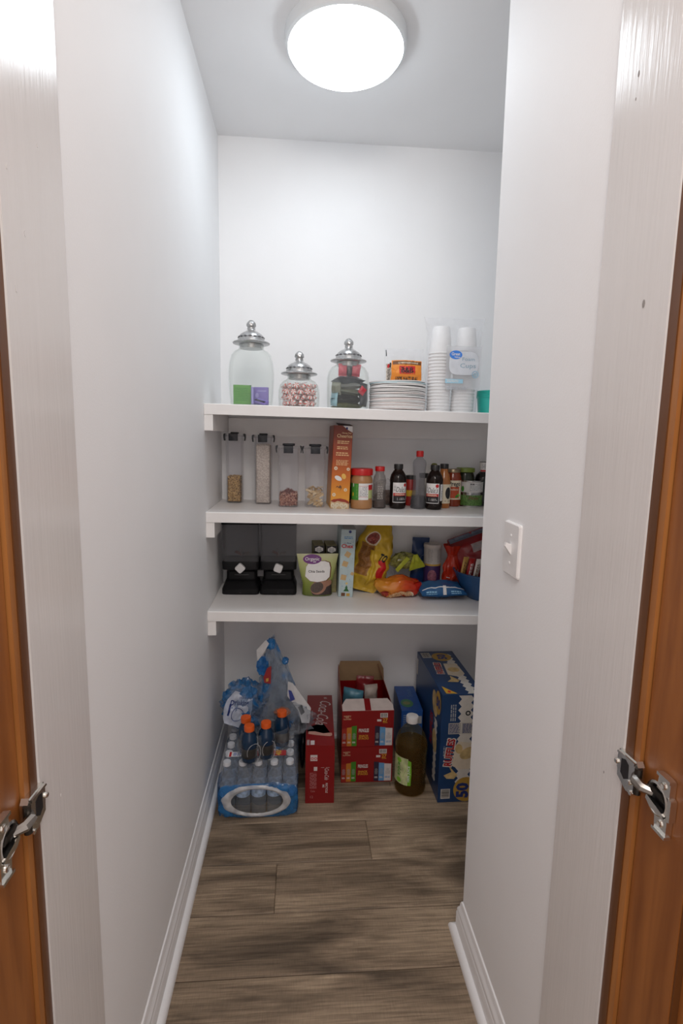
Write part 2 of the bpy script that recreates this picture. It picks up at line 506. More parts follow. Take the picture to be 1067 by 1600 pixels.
# cabinet-style wooden doors standing open on both sides
def cab_door(n, sgn, xw, zh):
    """sgn +1: right side (surfaces face -X)"""
    X = lambda d: xw + sgn * d            # d: distance outwards from the passage
    def bx(g, d0, d1, ya, yb, z0, z1):
        a, b_ = sorted((X(d0), X(d1))); return g.box(a, b_, ya, yb, z0, z1)
    root = bpy.data.objects.new('door_%d' % n, None); COL.objects.link(root); root['kind'] = 'structure'
    part('frame_dark_strip', bx(G(), -.0005, .03, .634, Y2 - .0005, 0, 2.3), M_wood_d, root, False)  # flush strip beside the jamb in a darker wood colour
    part('frame_edge', bx(G(), .001, .03, .622, .6335, 0, 2.3), M_wood_l, root, False)
    # door leaf: stile by the hinge, recessed panel beyond, far stile, rails
    part('stile', bx(G(), .006, .026, .530, .6195, .02, 2.3), M_wood, root, False)
    part('panel', bx(G(), .016, .022, .31, .527, .12, 2.2), M_wood, root, False)
    part('panel_bead', bx(G(), .0075, .018, .5272, .5298, .02, 2.3), M_wood_d, root, False)
    part('stile', bx(G(), .006, .026, .24, .31, .02, 2.3), M_wood, root, False)
    part('rail', bx(G(), .006, .026, .31, .527, .02, .12), M_wood, root, False)
    part('rail', bx(G(), .006, .026, .31, .527, 2.2, 2.3), M_wood, root, False)
    # compact hinge: frame plate, black slot, link arm, bored cup with two screwed wings
    hn = bpy.data.objects.new('hinge', None); COL.objects.link(hn); hn.parent = root
    hn.location = (0, 0, zh); hn['label'] = 'nickel cabinet hinge'
    def P(name, g, m, sm=35): return part(name, g, m, hn, sm)
    def plate(pts, d0, d1):               # polygon (y, z) between two depths
        return G().loft([[(X(d0), y, z) for y, z in pts], [(X(d1), y, z) for y, z in pts]])
    P('frame_plate', plate([(.657, .017), (.653, .024), (.618, .026), (.613, .020), (.613, -.012), (.620, -.024), (.634, -.027), (.655, -.017)], -.0065, .003), M_nickel, False)
    P('plate_slot', plate([(.648, .012), (.640, .015), (.632, .011), (.631, -.008), (.640, -.014), (.648, -.008)], -.0069, -.0064), M_black, False)
    P('plate_ridge', plate([(.654, .019), (.652, .0225), (.616, .0245), (.616, .0205)], -.0105, -.006), M_nickel, False)
    P('plate_hook', plate([(.660, .010), (.655, .012), (.655, -.010), (.660, -.008)], -.0045, .001), M_nickel, False)
    for yy, zz in ((.627, -.010), (.6575, .002), (.622, -.022)):
        s = G(); s.lathe([(.0036, 0), (.0036, .0022), (.0026, .003)], 12)
        s.xf(Matrix.Translation((X(-.0063), yy, zz)) @ Matrix.Rotation(-sgn * PI / 2, 4, 'Y'))
        P('screw', s, M_nickel)
    P('link_arm', G().tube([(X(-.004), .618, .006), (X(-.012), .608, .006), (X(-.010), .598, .004), (X(.0), .590, .002)], [.006, .007, .007, .005], 8), mat('dark_nickel', (.30, .28, .26), rough=.3, metal=1, var=.2))  # arm in a darker nickel tone
    P('link_knuckle', G().tube([(X(-.006), .612, -.016), (X(-.006), .612, .020)], .0048, 10), M_nickel_d)
    cup = G()                             # bored cup seen as a raised ring with a dark well
    rings = []
    for r_, d_ in ((.0215, .0055), (.0215, -.002), (.0185, -.003), (.0165, -.001), (.0165, .005)):
        rings.append([(X(d_), .580 + r_ * math.cos(a) * .95, r_ * 1.06 * math.sin(a)) for a in [2 * PI * i / 24 for i in range(24)]])
    cup.loft(rings, True, False); P('cup', cup, M_nickel)
    well = G(); well.loft([[(X(.0052), .580 + .017 * math.cos(a), .018 * math.sin(a)) for a in [2 * PI * i / 20 for i in range(20)]]] * 1 + [[(X(.0048), .580 + .0168 * math.cos(a), .0178 * math.sin(a)) for a in [2 * PI * i / 20 for i in range(20)]]])
    P('cup_well', well, M_black)
    P('cup_bridge', plate([(.596, -.004), (.566, -.010), (.562, -.015), (.588, -.016), (.597, -.010)], -.0045, .001), M_nickel, False)
    P('cup_bar', plate([(.594, .012), (.572, .012), (.566, .004), (.590, .006)], -.004, .001), M_nickel_d, False)
    for s_ in (1, -1):
        w = G(); pts = [(.558, .014), (.558, .036), (.562, .038), (.575, .038), (.579, .034), (.581, .016)]
        pts = [(y, z * s_) for y, z in pts]
        P('cup_wing', w.loft([[(X(.0055), y, z) for y, z in pts], [(X(-.0025), y, z) for y, z in pts]]), M_nickel, False)
        P('wing_lip', plate([(.556, .035 * s_), (.556, .039 * s_), (.580, .039 * s_), (.580, .035 * s_)], -.0055, .003), M_nickel, False)
        sc = G(); sc.lathe([(.0048, 0), (.0048, .0012), (.0036, .002), (.0016, .0012)], 14)
        sc.xf(Matrix.Translation((X(-.0025), .569, .0255 * s_)) @ Matrix.Rotation(-sgn * PI / 2, 4, 'Y'))
        P('screw', sc, M_nickel)
    P('cup_flange', plate([(.560, -.016), (.560, .016), (.554, .014), (.554, -.014)], -.003, .0055), M_nickel, False)
cab_door(1, -1, 0, .893)
cab_door(2, 1, W, .918)

# ------------------------------------------------------------------ ceiling lamp (its diffuser is the light of the room)
cl = thing('ceiling_light', 'round flush white ceiling light, switched on, above the pantry passage', 'light', (.456, 1.715, H))
part('housing', G().lathe([(.178, -.0002), (.179, -.012), (.176, -.032), (.169, -.037), (.166, -.033), (.166, -.004)], 64, cap1=False), mat('lamp_housing', (.72, .74, .75), rough=.4, var=.01), cl)
m, nt, N, L, b = _nodes('lamp_diffuser')
b.inputs['Base Color'].default_value = (.9, .9, .9, 1)
b.inputs['Emission Color'].default_value = (.85, .935, 1.0, 1); b.inputs['Emission Strength'].default_value = LAMP_STRENGTH
part('diffuser', G().lathe([(.1655, -.030), (.1645, -.040), (.160, -.049), (.146, -.058), (.11, -.065), (.06, -.069), (.002, -.070)], 64, cap0=False), m, cl)

# ------------------------------------------------------------------ shelves with nosing and wall cleats
def shelf(S, label, back):
    t = thing('shelf', label, 'shelf', (0, 0, 0))
    xa, xb = .0008, 1.349
    def slab(y0, y1, dz0, dz1, bev=0):
        g = G()
        rr = lambda x: [(x, y0, S(x) + dz0), (x, y1, S(x) + dz0), (x, y1, S(x) + dz1), (x, y0 + bev, S(x) + dz1), (x, y0, S(x) + dz1 - bev)]
        return g.loft([rr(xa), rr(xb)])
    part('board', slab(YS + .0185, D - .0005, -.02, 0), M_shelf, t, False)
    part('nosing', slab(YS, YS + .018, -.0365, 0, .0025), M_shelf, t, False)
    part('side_cleat', G().box(.0005, .030, YS + .004, D - .001 if back else YS + .16, S(0) - .092, S(0) - .021), M_shelf, t, False)
    if back: part('back_cleat', G().box(.031, 1.34, D - .02, D - .0005, back, S(1.3) - .0215), M_shelf, t, False)
shelf(S1, 'white wooden shelf with glass jars and foam cups on it, topmost', 1.366)
shelf(S2, 'white wooden shelf with bottles and clear food containers, middle one', None)
shelf(S3, 'white wooden shelf with snack bags and black cereal dispenser, lowest', None)

# ------------------------------------------------------------------ light switch
sw = thing('light_switch', 'white toggle light switch plate on the right wall', 'switch', (W, 1.079, 1.1345), (0, 0, 0))
pl = [(y, z) for y, z in rrect(.082, .115, .004, 2)]
g = G(); g.loft([[(0, y, z) for y, z in pl], [(-.004, y, z) for y, z in pl], [(-.0065, y * .94, z * .955) for y, z in pl]])
part('plate', g, M_white, sw, False)
part('toggle', G().loft([[(-.0065, -.0055, -.011), (-.0065, .0055, -.011), (-.0065, .0055, .011), (-.0065, -.0055, .011)],
                         [(-.020, -.0042, .008), (-.020, .0042, .008), (-.018, .0042, .016), (-.018, -.0042, .016)]]), M_white, sw, False)
for z in (.030, -.030):
    s = G(); s.lathe([(.0034, 0), (.0034, .0008), (.002, .0014)], 12); s.xf(Matrix.Translation((-.0065, 0, z)) @ Matrix.Rotation(-PI / 2, 4, 'Y'))
    part('screw', s, M_white, sw)
# ------------------------------------------------------------------ inks and common materials
K = {}
def ink(n, c, rough=.45):
    K[n] = mat('ink_' + n, c, rough=rough, var=.03, scale=60); return K[n]
for n, c in dict(black=(.012, .012, .014), white=(.80, .79, .78), red=(.52, .012, .016), blue=(.02, .10, .42), navy=(.012, .03, .16),
                 green=(.05, .26, .03), lime=(.20, .48, .04), yellow=(.75, .46, .03), gold=(.55, .33, .06), orange=(.80, .27, .03),
                 cream=(.74, .66, .50), purple=(.16, .025, .20), ltblue=(.28, .55, .75), skyblue=(.12, .42, .78), brown=(.16, .06, .02),
                 grey=(.35, .36, .37), dkgreen=(.02, .12, .03), tan=(.55, .36, .16), chip=(.72, .55, .22), pink=(.75, .28, .28), steelblue=(.10, .26, .52)).items(): ink(n, c)
M_glass = film('clear_glass', (.85, .87, .87), .02, rough=.03, tint=(.975, .985, .98), ior=1.5, fres=.8)
M_clear = film('clear_plastic', (.80, .81, .83), .035, rough=.06, tint=(.965, .965, .97), ior=1.4)
M_wrap = film('clear_wrap', (.86, .88, .90), .035, rough=.10, tint=(.985, .985, .99), patchy=.03, scale=30, ior=1.35)
M_silver = mat('pewter', (.50, .50, .50), rough=.30, metal=.9, var=.15, scale=120, bump=.15, bscale=300)
M_silver_d = mat('pewter_relief', (.24, .24, .25), rough=.38, metal=.9, var=.15, scale=150)
M_card = mat('brown_card', (.30, .19, .10), rough=.8, var=.06)

# ------------------------------------------------------------------ glass jars with pewter lids
def jar(label, x, y, body, neck_r, zn):
    """body: (r, z) outline up to the neck; lid starts at height zn"""
    t = thing('glass_jar', label, 'jar', (x, y, S1(x) + .0003), 0, 'fluted glass jars on the top shelf')
    zs = max(z for r, z in body)
    fl = lambda a, z: .013 * abs(math.sin(a * 11)) * (1 if .02 < z < zs - .012 else .25)
    g = G(); outer = body; inner = [(r - .0028, max(z, .005)) for r, z in reversed(body)]
    g.lathe(outer + inner, 88, flute=fl, cap1=True); part('glass_body', g, M_glass, t, True)
    lid = part('lid', G().lathe([(neck_r - .004, -.016), (neck_r - .003, -.001), (.058, -.001), (.0655, .001), (.0672, .004), (.064, .0072), (.052, .0088),
              (.0488, .0105), (.0482, .015), (.0472, .0165), (.0468, .019), (.0440, .0275), (.0415, .030), (.0405, .0325), (.030, .0400), (.0195, .0455), (.0150, .0490), (.0138, .0515)], 48), M_silver, t, 50)
    lid.location = (0, 0, zn)
    g = G()                              # embossed lozenge frieze round the dome
    for k in range(16):
        a = 2 * PI * k / 16; c, s = math.cos(a), math.sin(a)
        def P(tx, tz, out):
            rr = .0468 - (tz - .019) * .33 + out
            return (rr * c - tx * s, rr * s + tx * c, tz)
        o = [P(-.0085, .0232, .0003), P(0, .0268, .0003), P(.0085, .0232, .0003), P(0, .0196, .0003)]
        i_ = [P(-.006, .0232, .0026), P(0, .0256, .0026), P(.006, .0232, .0026), P(0, .0208, .0026)]
        cc = [P(0, .0232, .0012)]
        v = o + i_ + cc
        g.add(v, [(0, 1, 5, 4), (1, 2, 6, 5), (2, 3, 7, 6), (3, 0, 4, 7), (4, 5, 8), (5, 6, 8), (6, 7, 8), (7, 4, 8)])
    part('relief_band', g, M_silver_d, lid, False)
    kn = G().lathe([(.0138, .0515), (.0150, .0535), (.0145, .0565), (.0128, .058), (.0145, .0605), (.0166, .0640), (.0170, .068), (.0155, .074), (.0110, .080), (.0060, .0840), (.0012, .0853)], 24,
                   flute=lambda a, z: .06 * math.sin(8 * a + z * 900) if z > .0605 else 0)
    part('knob', kn, M_silver, lid, 25)
    return t
jar('tall clear fluted jar with pewter lid holding green and purple packets', .151, 2.0,
    [(.070, 0), (.0745, .003), (.0765, .012), (.079, .05), (.0815, .095), (.0815, .120), (.0785, .155), (.0715, .182), (.060, .196), (.0480, .202), (.0450, .206), (.0445, .2205)], .0445, .2222)
jar('short clear fluted jar full of red and white candies', .325, 2.0,
    [(.068, 0), (.0735, .003), (.0748, .012), (.0755, .045), (.0745, .065), (.070, .083), (.060, .096), (.0475, .1025), (.0435, .107), (.0425, .119)], .0425, .1205)
jar('middle-height clear fluted jar stuffed with dark sachets', .506, 2.0,
    [(.070, 0), (.0755, .003), (.077, .012), (.0775, .06), (.0772, .115), (.0735, .135), (.062, .153), (.0485, .161), (.0445, .165), (.0437, .172)], .0437, .1735)

# contents of the tall jar
M_gpk = mat('green_packet', (.13, .36, .075), rough=.5, var=.05); M_ppk = mat('purple_packet', (.25, .20, .52), rough=.5, var=.05)
z0 = S1(.15) + .0062
t = thing('tea_packet', 'green square packet standing in the tall glass jar', 'packet', (.120, 1.975, z0), .10, 'packets in the tall jar')
part('sleeve', G().rbox(.064, .014, 0, .069, .002), M_gpk, t)
prints(t, plane_map((0, -.007, 0), (1, 0, 0), (0, 0, 1)), 'small_print', mat('ink_pale_green', (.07, .27, .05)), [('lines', -.026, .012, .026, .06, 8)])
prints(t, plane_map((0, -.007, 0), (1, 0, 0), (0, 0, 1)), 'corner_mark', K['dkgreen'], [('poly', [(.032, .069), (.026, .069), (.032, .063)])])
t = thing('tea_packet', 'purple packet standing behind the green one in tall jar', 'packet', (.187, 1.985, z0), -.08, 'packets in the tall jar')
part('sleeve', G().rbox(.054, .012, 0, .064, .002), M_ppk, t)
prints(t, plane_map((0, -.006, 0), (1, 0, 0), (0, 0, 1)), 'emblem', mat('ink_lilac', (.40, .36, .66)), [('ell', -.014, .034, .006, .009), ('rect', -.012, .048, .02, .052)])
t = thing('tea_packet', 'narrow lilac packet edge-on between green and purple packets', 'packet', (.158, 1.958, z0), .05, 'packets in the tall jar')
part('sleeve', G().rbox(.0085, .03, 0, .061, .0015), mat('lilac_packet', (.36, .32, .66), rough=.5), t)
t = thing('tea_packet', 'purple packet lying tilted at the front of tall jar', 'packet', (.190, 1.952, z0 + .010), (.35, .25, -.5), 'packets in the tall jar')
part('sleeve', G().rbox(.045, .03, -.004, .005, .0015), M_ppk, t)
part('flap', G().rbox(.043, .012, .0051, .0062, .001, .0003, 0, -.008), K['black'], t)
t = thing('tea_packet', 'small pale green packet lying at left edge of tall jar floor', 'packet', (.098, 2.008, z0 + .004), (.1, -.25, .4), 'packets in the tall jar')
part('sleeve', G().rbox(.024, .03, -.0035, .0035, .0015), mat('grey_green_packet', (.35, .47, .40)), t)

# candies of the short jar
m, nt, N, L, b = _nodes('striped_candy')
tc = N.new('ShaderNodeTexCoord'); sp = N.new('ShaderNodeSeparateXYZ'); L.new(tc.outputs['Object'], sp.inputs[0])
at = N.new('ShaderNodeMath'); at.operation = 'ARCTAN2'; L.new(sp.outputs[0], at.inputs[0]); L.new(sp.outputs[1], at.inputs[1])
mu = N.new('ShaderNodeMath'); mu.operation = 'MULTIPLY'; mu.inputs[1].default_value = 5; L.new(at.outputs[0], mu.inputs[0])
si = N.new('ShaderNodeMath'); si.operation = 'SINE'; L.new(mu.outputs[0], si.inputs[0])
gt = N.new('ShaderNodeMath'); gt.operation = 'GREATER_THAN'; gt.inputs[1].default_value = .35; L.new(si.outputs[0], gt.inputs[0])
mxc = N.new('ShaderNodeMixRGB'); mxc.inputs[1].default_value = (.82, .76, .74, 1); mxc.inputs[2].default_value = (.70, .13, .11, 1)
L.new(gt.outputs[0], mxc.inputs[0]); L.new(mxc.outputs[0], b.inputs['Base Color']); b.inputs['Roughness'].default_value = .25
M_candy = m
M_cwrap = film('candy_wrapper', (.86, .72, .70), .35, rough=.1, tint=(.97, .93, .93))
cg = G().lathe([(.004, -.0056), (.009, -.0046), (.0112, -.0014), (.0112, .0014), (.009, .0046), (.004, .0056)], 14)
wg = G()
for s in (1, -1):
    wg.sheet(lambda u, v: (s * (.0098 + v * .0065), (u - .5) * (.005 + v * .016), .002 * math.sin(u * 14) * v), 6, 2)
proto = thing('candy', 'red and white striped wrapped candy in the short glass jar', 'candy', (0, 0, 0), 0, 'striped candies in the short jar')
part('sweet', cg, M_candy, proto); part('wrapper', wg, M_cwrap, proto)
first = True; zc = S1(.325) + .0165
for lay in range(4):
    pts = [(0, 0)] + [(.027 * math.cos(q), .027 * math.sin(q)) for q in [2 * PI * k / 6 + lay for k in range(6)]] + [(.0535 * math.cos(q), .0535 * math.sin(q)) for q in [2 * PI * k / 13 + lay * .7 for k in range(13)]]
    for (px, py) in pts:
        loc = (.325 + px + rnd.uniform(-.002, .002), 2.0 + py + rnd.uniform(-.002, .002), zc + lay * .0205 + rnd.uniform(-.0015, .0015))
        rot = (rnd.uniform(-1.5, 1.5), rnd.uniform(-1, 1), rnd.uniform(0, 6))
        if first: proto.location = loc; proto.rotation_euler = rot; first = False
        else: copy_tree(proto, None, loc, rot)

# sachets of the middle jar
def pillow(w, h, t, seed, crimp=.08, wr=.0015, nu=10, nv=12, pinch=.0, belly=.55, freq=40, wprof=None):
    """sealed bag lying in XZ, front towards -Y; returns geometry and a map onto its front"""
    off = Vector((seed * 7.3, seed * 3.1, seed * 1.7))
    def prof(u, v):
        e = max(0, min(1, (v - crimp * .6) / .22)) * max(0, min(1, (1 - crimp * .6 - v) / .22))
        e = e * e * (3 - 2 * e)
        return (max(0, 4 * u * (1 - u)) ** belly) * e
    def pt(u, v, side, lift=0):
        pr = prof(u, v)
        x = (u - .5) * w * (wprof(v) if wprof else 1) * (1 - pinch * math.sin(PI * v)) * (1 - .06 * pr)
        z = v * h
        nzv = noise.noise(Vector((u * w * freq, v * h * freq, side * 3)) + off) * wr + noise.noise(Vector((u * w * freq * 2.3, v * h * freq * 2.3, side * 3)) + off) * wr * .5
        edge = min(1, 8 * u, 8 * (1 - u)) 
        y = side * (t / 2 * pr + .0004) + nzv * edge * (.35 + pr)
        if v < crimp * .6 or v > 1 - crimp * .6: y += .0008 * math.sin(u * w * 900)
        x += noise.noise(Vector((v * h * 30, side, seed * 5))) * wr * .8
        return (x, y + side * lift, z)
    g = G()
    g.sheet(lambda u, v: pt(u, v, -1), nu, nv); g.sheet(lambda u, v: pt(1 - u, v, 1), nu, nv)
    def M(x, y, l): return pt(min(max(x / w + .5, 0), 1), min(max(y / h, 0), 1), -1, l + .0011)
    M.fine = min(w / nu, h / nv) * 1.3
    return g, M
sach = [  # name colour, w, h, t, x, y, z, rot
    ('speckled green and red sachet lying flat at the jar bottom', (.16, .17, .06), .105, .105, .024, -.002, .0, .0135, (PI / 2 - .05, 0, .2)),
    ('black sachet lying above the speckled one in middle jar', (.018, .019, .022), .108, .105, .036, -.006, -.004, .038, (PI / 2 + .05, .03, -.1)),
    ('dark grey sachet standing at right side of the middle jar', (.06, .065, .075), .05, .085, .014, .054, -.028, .012, (0, .05, .9)),
    ('pale blue sachet at left edge of middle jar', (.32, .52, .60), .04, .050, .012, -.054, -.034, .012, (0, .1, -1.0)),
    ('olive grey rolled sachet at left in middle jar', (.24, .25, .20), .040, .045, .022, -.044, -.038, .052, (.2, .1, -.7)),
    ('olive grey folded sachet lying across middle jar', (.23, .24, .19), .095, .095, .024, .006, -.006, .066, (PI / 2 + .12, .10, .1)),
    ('red sealed sachet corner at right in middle jar', (.55, .03, .05), .026, .028, .010, .040, -.056, .056, (.1, .6, .5)),
    ('pale grey sachet lying above the olive one in middle jar', (.33, .34, .33), .102, .098, .024, .002, .0, .086, (PI / 2 + .1, -.08, -.15)),
    ('slate grey sachet near the top of middle jar', (.10, .115, .14), .104, .098, .030, .0, .0, .106, (PI / 2 - .06, .05, .25)),
    ('pink sachet at left under the neck of middle jar', (.70, .12, .16), .032, .044, .014, -.022, -.026, .120, (.1, .0, .0)),
    ('red sachet at right under the neck of middle jar', (.62, .08, .12), .032, .044, .014, .024, -.024, .120, (.1, .1, .1)),
    ('black sachet between two red ones under the jar neck', (.03, .03, .035), .018, .036, .010, .001, -.034, .120, (.05, 0, 0)),
]
for i, (lb, c, w, h, t_, x, y, z, rot) in enumerate(sach):
    g, M = pillow(w, h, t_, i + 3, wr=.004, nu=14, nv=14, belly=.4)
    M4 = Matrix.Translation((0, 0, 0))
    if abs(rot[0]) > 1: g.xf(Matrix.Translation((0, 0, -h / 2)))
    o = solo('sachet', g, mat('sachet_%d' % i, c, rough=.38, var=.35 if i == 0 else .12, scale=90 if i == 0 else 50), lb, 'sachet', (.506 + x, 2.0 + y, S1(.5) + z), rot, 'sachets in the middle jar', smooth=True)

# ------------------------------------------------------------------ stack of paper plates
M_pl = [mat('paper_plate_white', (.80, .79, .78), rough=.6), mat('paper_plate_pink', (.76, .68, .66), rough=.6), mat('paper_plate_grey', (.74, .75, .75), rough=.6), mat('paper_plate_blue', (.55, .70, .74), rough=.6)]
pm = []
for q in range(4):
    fl = lambda a, z: .006 * math.sin(a * 40) if z > .0045 else 0
    g = G().lathe([(.001, .0), (.068, .0), (.078, .0035), (.097, .0068), (.1028, .0041), (.1040, .0043), (.1040, .0078), (.0985, .0083), (.0775, .0048), (.067, .0013), (.001, .0013)], 80, flute=fl)
    pm.append(mesh_of('paper_plate', g, M_pl[q], 60))
for k in range(25):
    q = 3 if k in (22, 23) else 0 if k > 20 else rnd.choice((0, 0, 1, 2)) if k < 14 else rnd.choice((0, 0, 2))
    o = bpy.data.objects.new('paper_plate', pm[q]); COL.objects.link(o)
    o.location = (.692 + rnd.uniform(-.0015, .0015), 2.0 + rnd.uniform(-.002, .002), S1(.692) + .0006 + k * .00415)
    o.rotation_euler = (0, -.0015 * k * .7, rnd.uniform(0, 6))
    ORD = 'first second third fourth fifth sixth seventh eighth ninth tenth eleventh twelfth thirteenth fourteenth fifteenth sixteenth seventeenth eighteenth nineteenth twentieth twenty-first twenty-second twenty-third twenty-fourth twenty-fifth'.split()
    lb = {24: 'white paper plate, topmost of the stack beside the foam cups', 0: 'paper plate lying at the very bottom of the tall plate stack'}.get(k, 'white paper plate, %s from the bottom of the tall plate stack' % ORD[k])
    if q == 3: lb = 'pale blue edged paper plate, %s from the bottom of the stack' % ORD[k]
    tag(o, lb, 'plate', 'paper plates in the stack')
PT = S1(.692) + .0006 + 24 * .00415 + .009

# orange wood-chip bag standing on the plates
t = thing('fuel_bag', 'clear bag with orange printed label standing on the paper plates', 'bag', (.722, 2.035, PT + .002), (-.12, 0, -.04))
g, M = pillow(.150, .128, .050, 21, crimp=.05, wr=.0035, nu=18, nv=16)
part('clear_film', g, M_wrap, t, True)
g2, M2 = pillow(.136, .122, .016, 22, crimp=.05, wr=.001, nu=14, nv=12); g2.v = [(x, y + .004, z * .50 + .010) for x, y, z in g2.v]
part('chip_fill', g2, mat('pale_wood_chips', (.62, .55, .46), rough=.9, var=.3, scale=120, bump=.6, bscale=150), t, True)
prints(t, M, 'orange_label', K['orange'], [('rect', -.052, .003, .066, .078, 16, 10)], 0)
prints(t, M, 'dark_band', K['brown'], [('rect', -.048, .062, .064, .075, 16, 3)], 1)
prints(t, M, 'red_panel', K['red'], [('rect', -.022, .027, .042, .057, 12, 5)], 1)
prints(t, M, 'lettering', K['black'], [('text', 'B&B', .010, .0420, .020, dict(bold=.03, w=.05)), ('text', '100% NATURAL', .010, .013, .0125, dict(bold=.03, w=.088))], 2)
prints(t, M, 'lettering', K['cream'], [('text', 'COMPETITION CHOICE', .012, .0685, .0055, dict(bold=.03, w=.08))], 2)
prints(t, M, 'side_block', K['black'], [('rect', -.0595, .052, -.0535, .070, 3, 4)], 1)
prints(t, M, 'corner_strip', K['black'], [('rect', -.072, .096, -.069, .122, 2, 5)], 1)
prints(t, M, 'side_print', K['black'], [('lines', -.066, .006, -.056, .046, 6, 4, True)], 1)
prints(t, M, 'side_emblem', K['red'], [('ell', -.0625, .058, .0042, .008)], 1)

# ------------------------------------------------------------------ foam cups in their bag
M_foam = mat('foam', (.84, .84, .84), rough=.55, var=.015, scale=200, bump=.1, bscale=500)
cup = G().lathe([(.0425, 0), (.0436, .0015), (.0436, .0045), (.0418, .006), (.0318, .0965), (.0300, .0995), (.0270, .1), (.0275, .0985), (.0306, .0955), (.0410, .004), (.0416, 0)], 36)
cm = mesh_of('foam_cup', cup, M_foam, 40)
for s, (cx, cy, tx, ty, lb) in enumerate(((.8475, 1.995, .0, -.004, 'left stack'), (.9385, 1.995, .012, .0, 'right stack'))):
    n = 19
    for k in range(n):
        o = bpy.data.objects.new('foam_cup', cm); COL.objects.link(o)
        dz = .0006 + k * .0117
        o.location = (cx + tx * k / n * .6, cy + ty * k / n, S1(cx) + dz)
        o.rotation_euler = (0, tx * .5 if k else 0, k * .4)
        l2 = 'white foam cup upside down, topmost of the %s in the bag' % lb if k == n - 1 else 'upside-down white foam cup, %s from the bottom of the %s' % (ORD[k], lb)
        tag(o, l2, 'cup', 'foam cups in the bag')
t = thing('cup_bag', 'clear plastic bag of foam cups with blue printed label', 'bag', (.893, 1.995, S1(.893)))
def bagf(u, v):
    a = 2 * PI * u; z = .002 + v * .345
    w = .0935 + .004 * v; d = .0475
    tt = max(0, (v - .86) / .14)
    w = w * (1 - tt) + .116 * tt; d = d * (1 - tt) + .006 * tt
    ex = .38
    c, s = math.cos(a), math.sin(a)
    x = w * math.copysign(abs(c) ** ex, c); y = d * math.copysign(abs(s) ** ex, s)
    nz_ = noise.noise(Vector((x * 34, y * 34 + 3, z * 26)))
    k = 1 + .02 * nz_ * (.3 + v)
    return (x * k + .006 * v, y * (k + .02 * max(0, nz_)), z + .006 * noise.noise(Vector((x * 20, 9, y * 20))) * v)
part('clear_film', G().sheet(bagf, 64, 34, wrap=True), M_wrap, t, True)
Mb = plane_map((0, -.0535, 0), (1, 0, 0), (0, 0, 1))
prints(t, Mb, 'label_haze', film('printed_haze', (.84, .86, .88), .34, rough=.35, tint=(.9, .9, .92)), [('rect', -.035, .085, .0935, .238)], 0)
prints(t, Mb, 'label_outline', K['grey'], [('ring', .028, .172, .0515, .0503)], 1)
prints(t, Mb, 'label_oval', mat('ink_whitish', (.72, .75, .80)), [('poly', [(.030 + .054 * math.copysign(abs(math.cos(q)) ** .5, math.cos(q)), .178 + .042 * math.copysign(abs(math.sin(q)) ** .6, math.sin(q))) for q in [2 * PI * k / 32 for k in range(32)]])], 2)
prints(t, Mb, 'logo_oval', mat('ink_brand_blue', (.05, .24, .78)), [('ell', -.0005, .207, .0235, .0155)], 3)
prints(t, Mb, 'logo_lettering', K['white'], [('text', 'Great', -.001, .2105, .0105, dict(bold=.02, w=.032)), ('text', 'Value', .005, .1995, .0062, dict(bold=.02, w=.022))], 4)
prints(t, Mb, 'lettering', mat('ink_slate_blue', (.30, .45, .55)), [('text', 'Foam', .047, .193, .0125, dict(w=.046)), ('text', 'Cups', .046, .170, .0165, dict(w=.058))], 4)
prints(t, Mb, 'count_badge', mat('ink_mid_blue', (.25, .50, .66)), [('ring', .0745, .139, .0128, .0105), ('text', '20', .0745, .139, .011, dict(bold=.01))], 4)
prints(t, Mb, 'blue_bar', mat('ink_pale_blue', (.38, .66, .82)), [('rect', -.036, .106, .030, .121)], 4)
prints(t, Mb, 'bar_print', K['white'], [('lines', -.03, .109, .02, .119, 2)], 5)
prints(t, Mb, 'small_print', mat('ink_pale_grey', (.45, .48, .52)), [('lines', -.028, .083, .050, .096, 2, 9)], 4)

# ------------------------------------------------------------------ teal bowls at the right end
M_teal = mat('teal_plastic', (.03, .50, .42), rough=.3, var=.03)
bw = mesh_of('bowl', G().lathe([(.050, 0), (.053, .001), (.0585, .060), (.0615, .0625), (.0622, .0665), (.0605, .068), (.0570, .0645), (.0500, .004), (.048, .002)], 44), M_teal, 40)
for k in range(4):
    o = bpy.data.objects.new('bowl', bw); COL.objects.link(o); o.location = (1.0605, 2.0, S1(1.06) + .0006 + k * .0065)
    tag(o, ['teal plastic bowl, lowest of the nested stack on the top shelf', 'teal plastic bowl, second from the bottom in the nested stack', 'teal plastic bowl, third from the bottom in the nested stack', 'teal plastic bowl, uppermost of the nested stack on top shelf'][k], 'bowl', 'nested teal bowls')
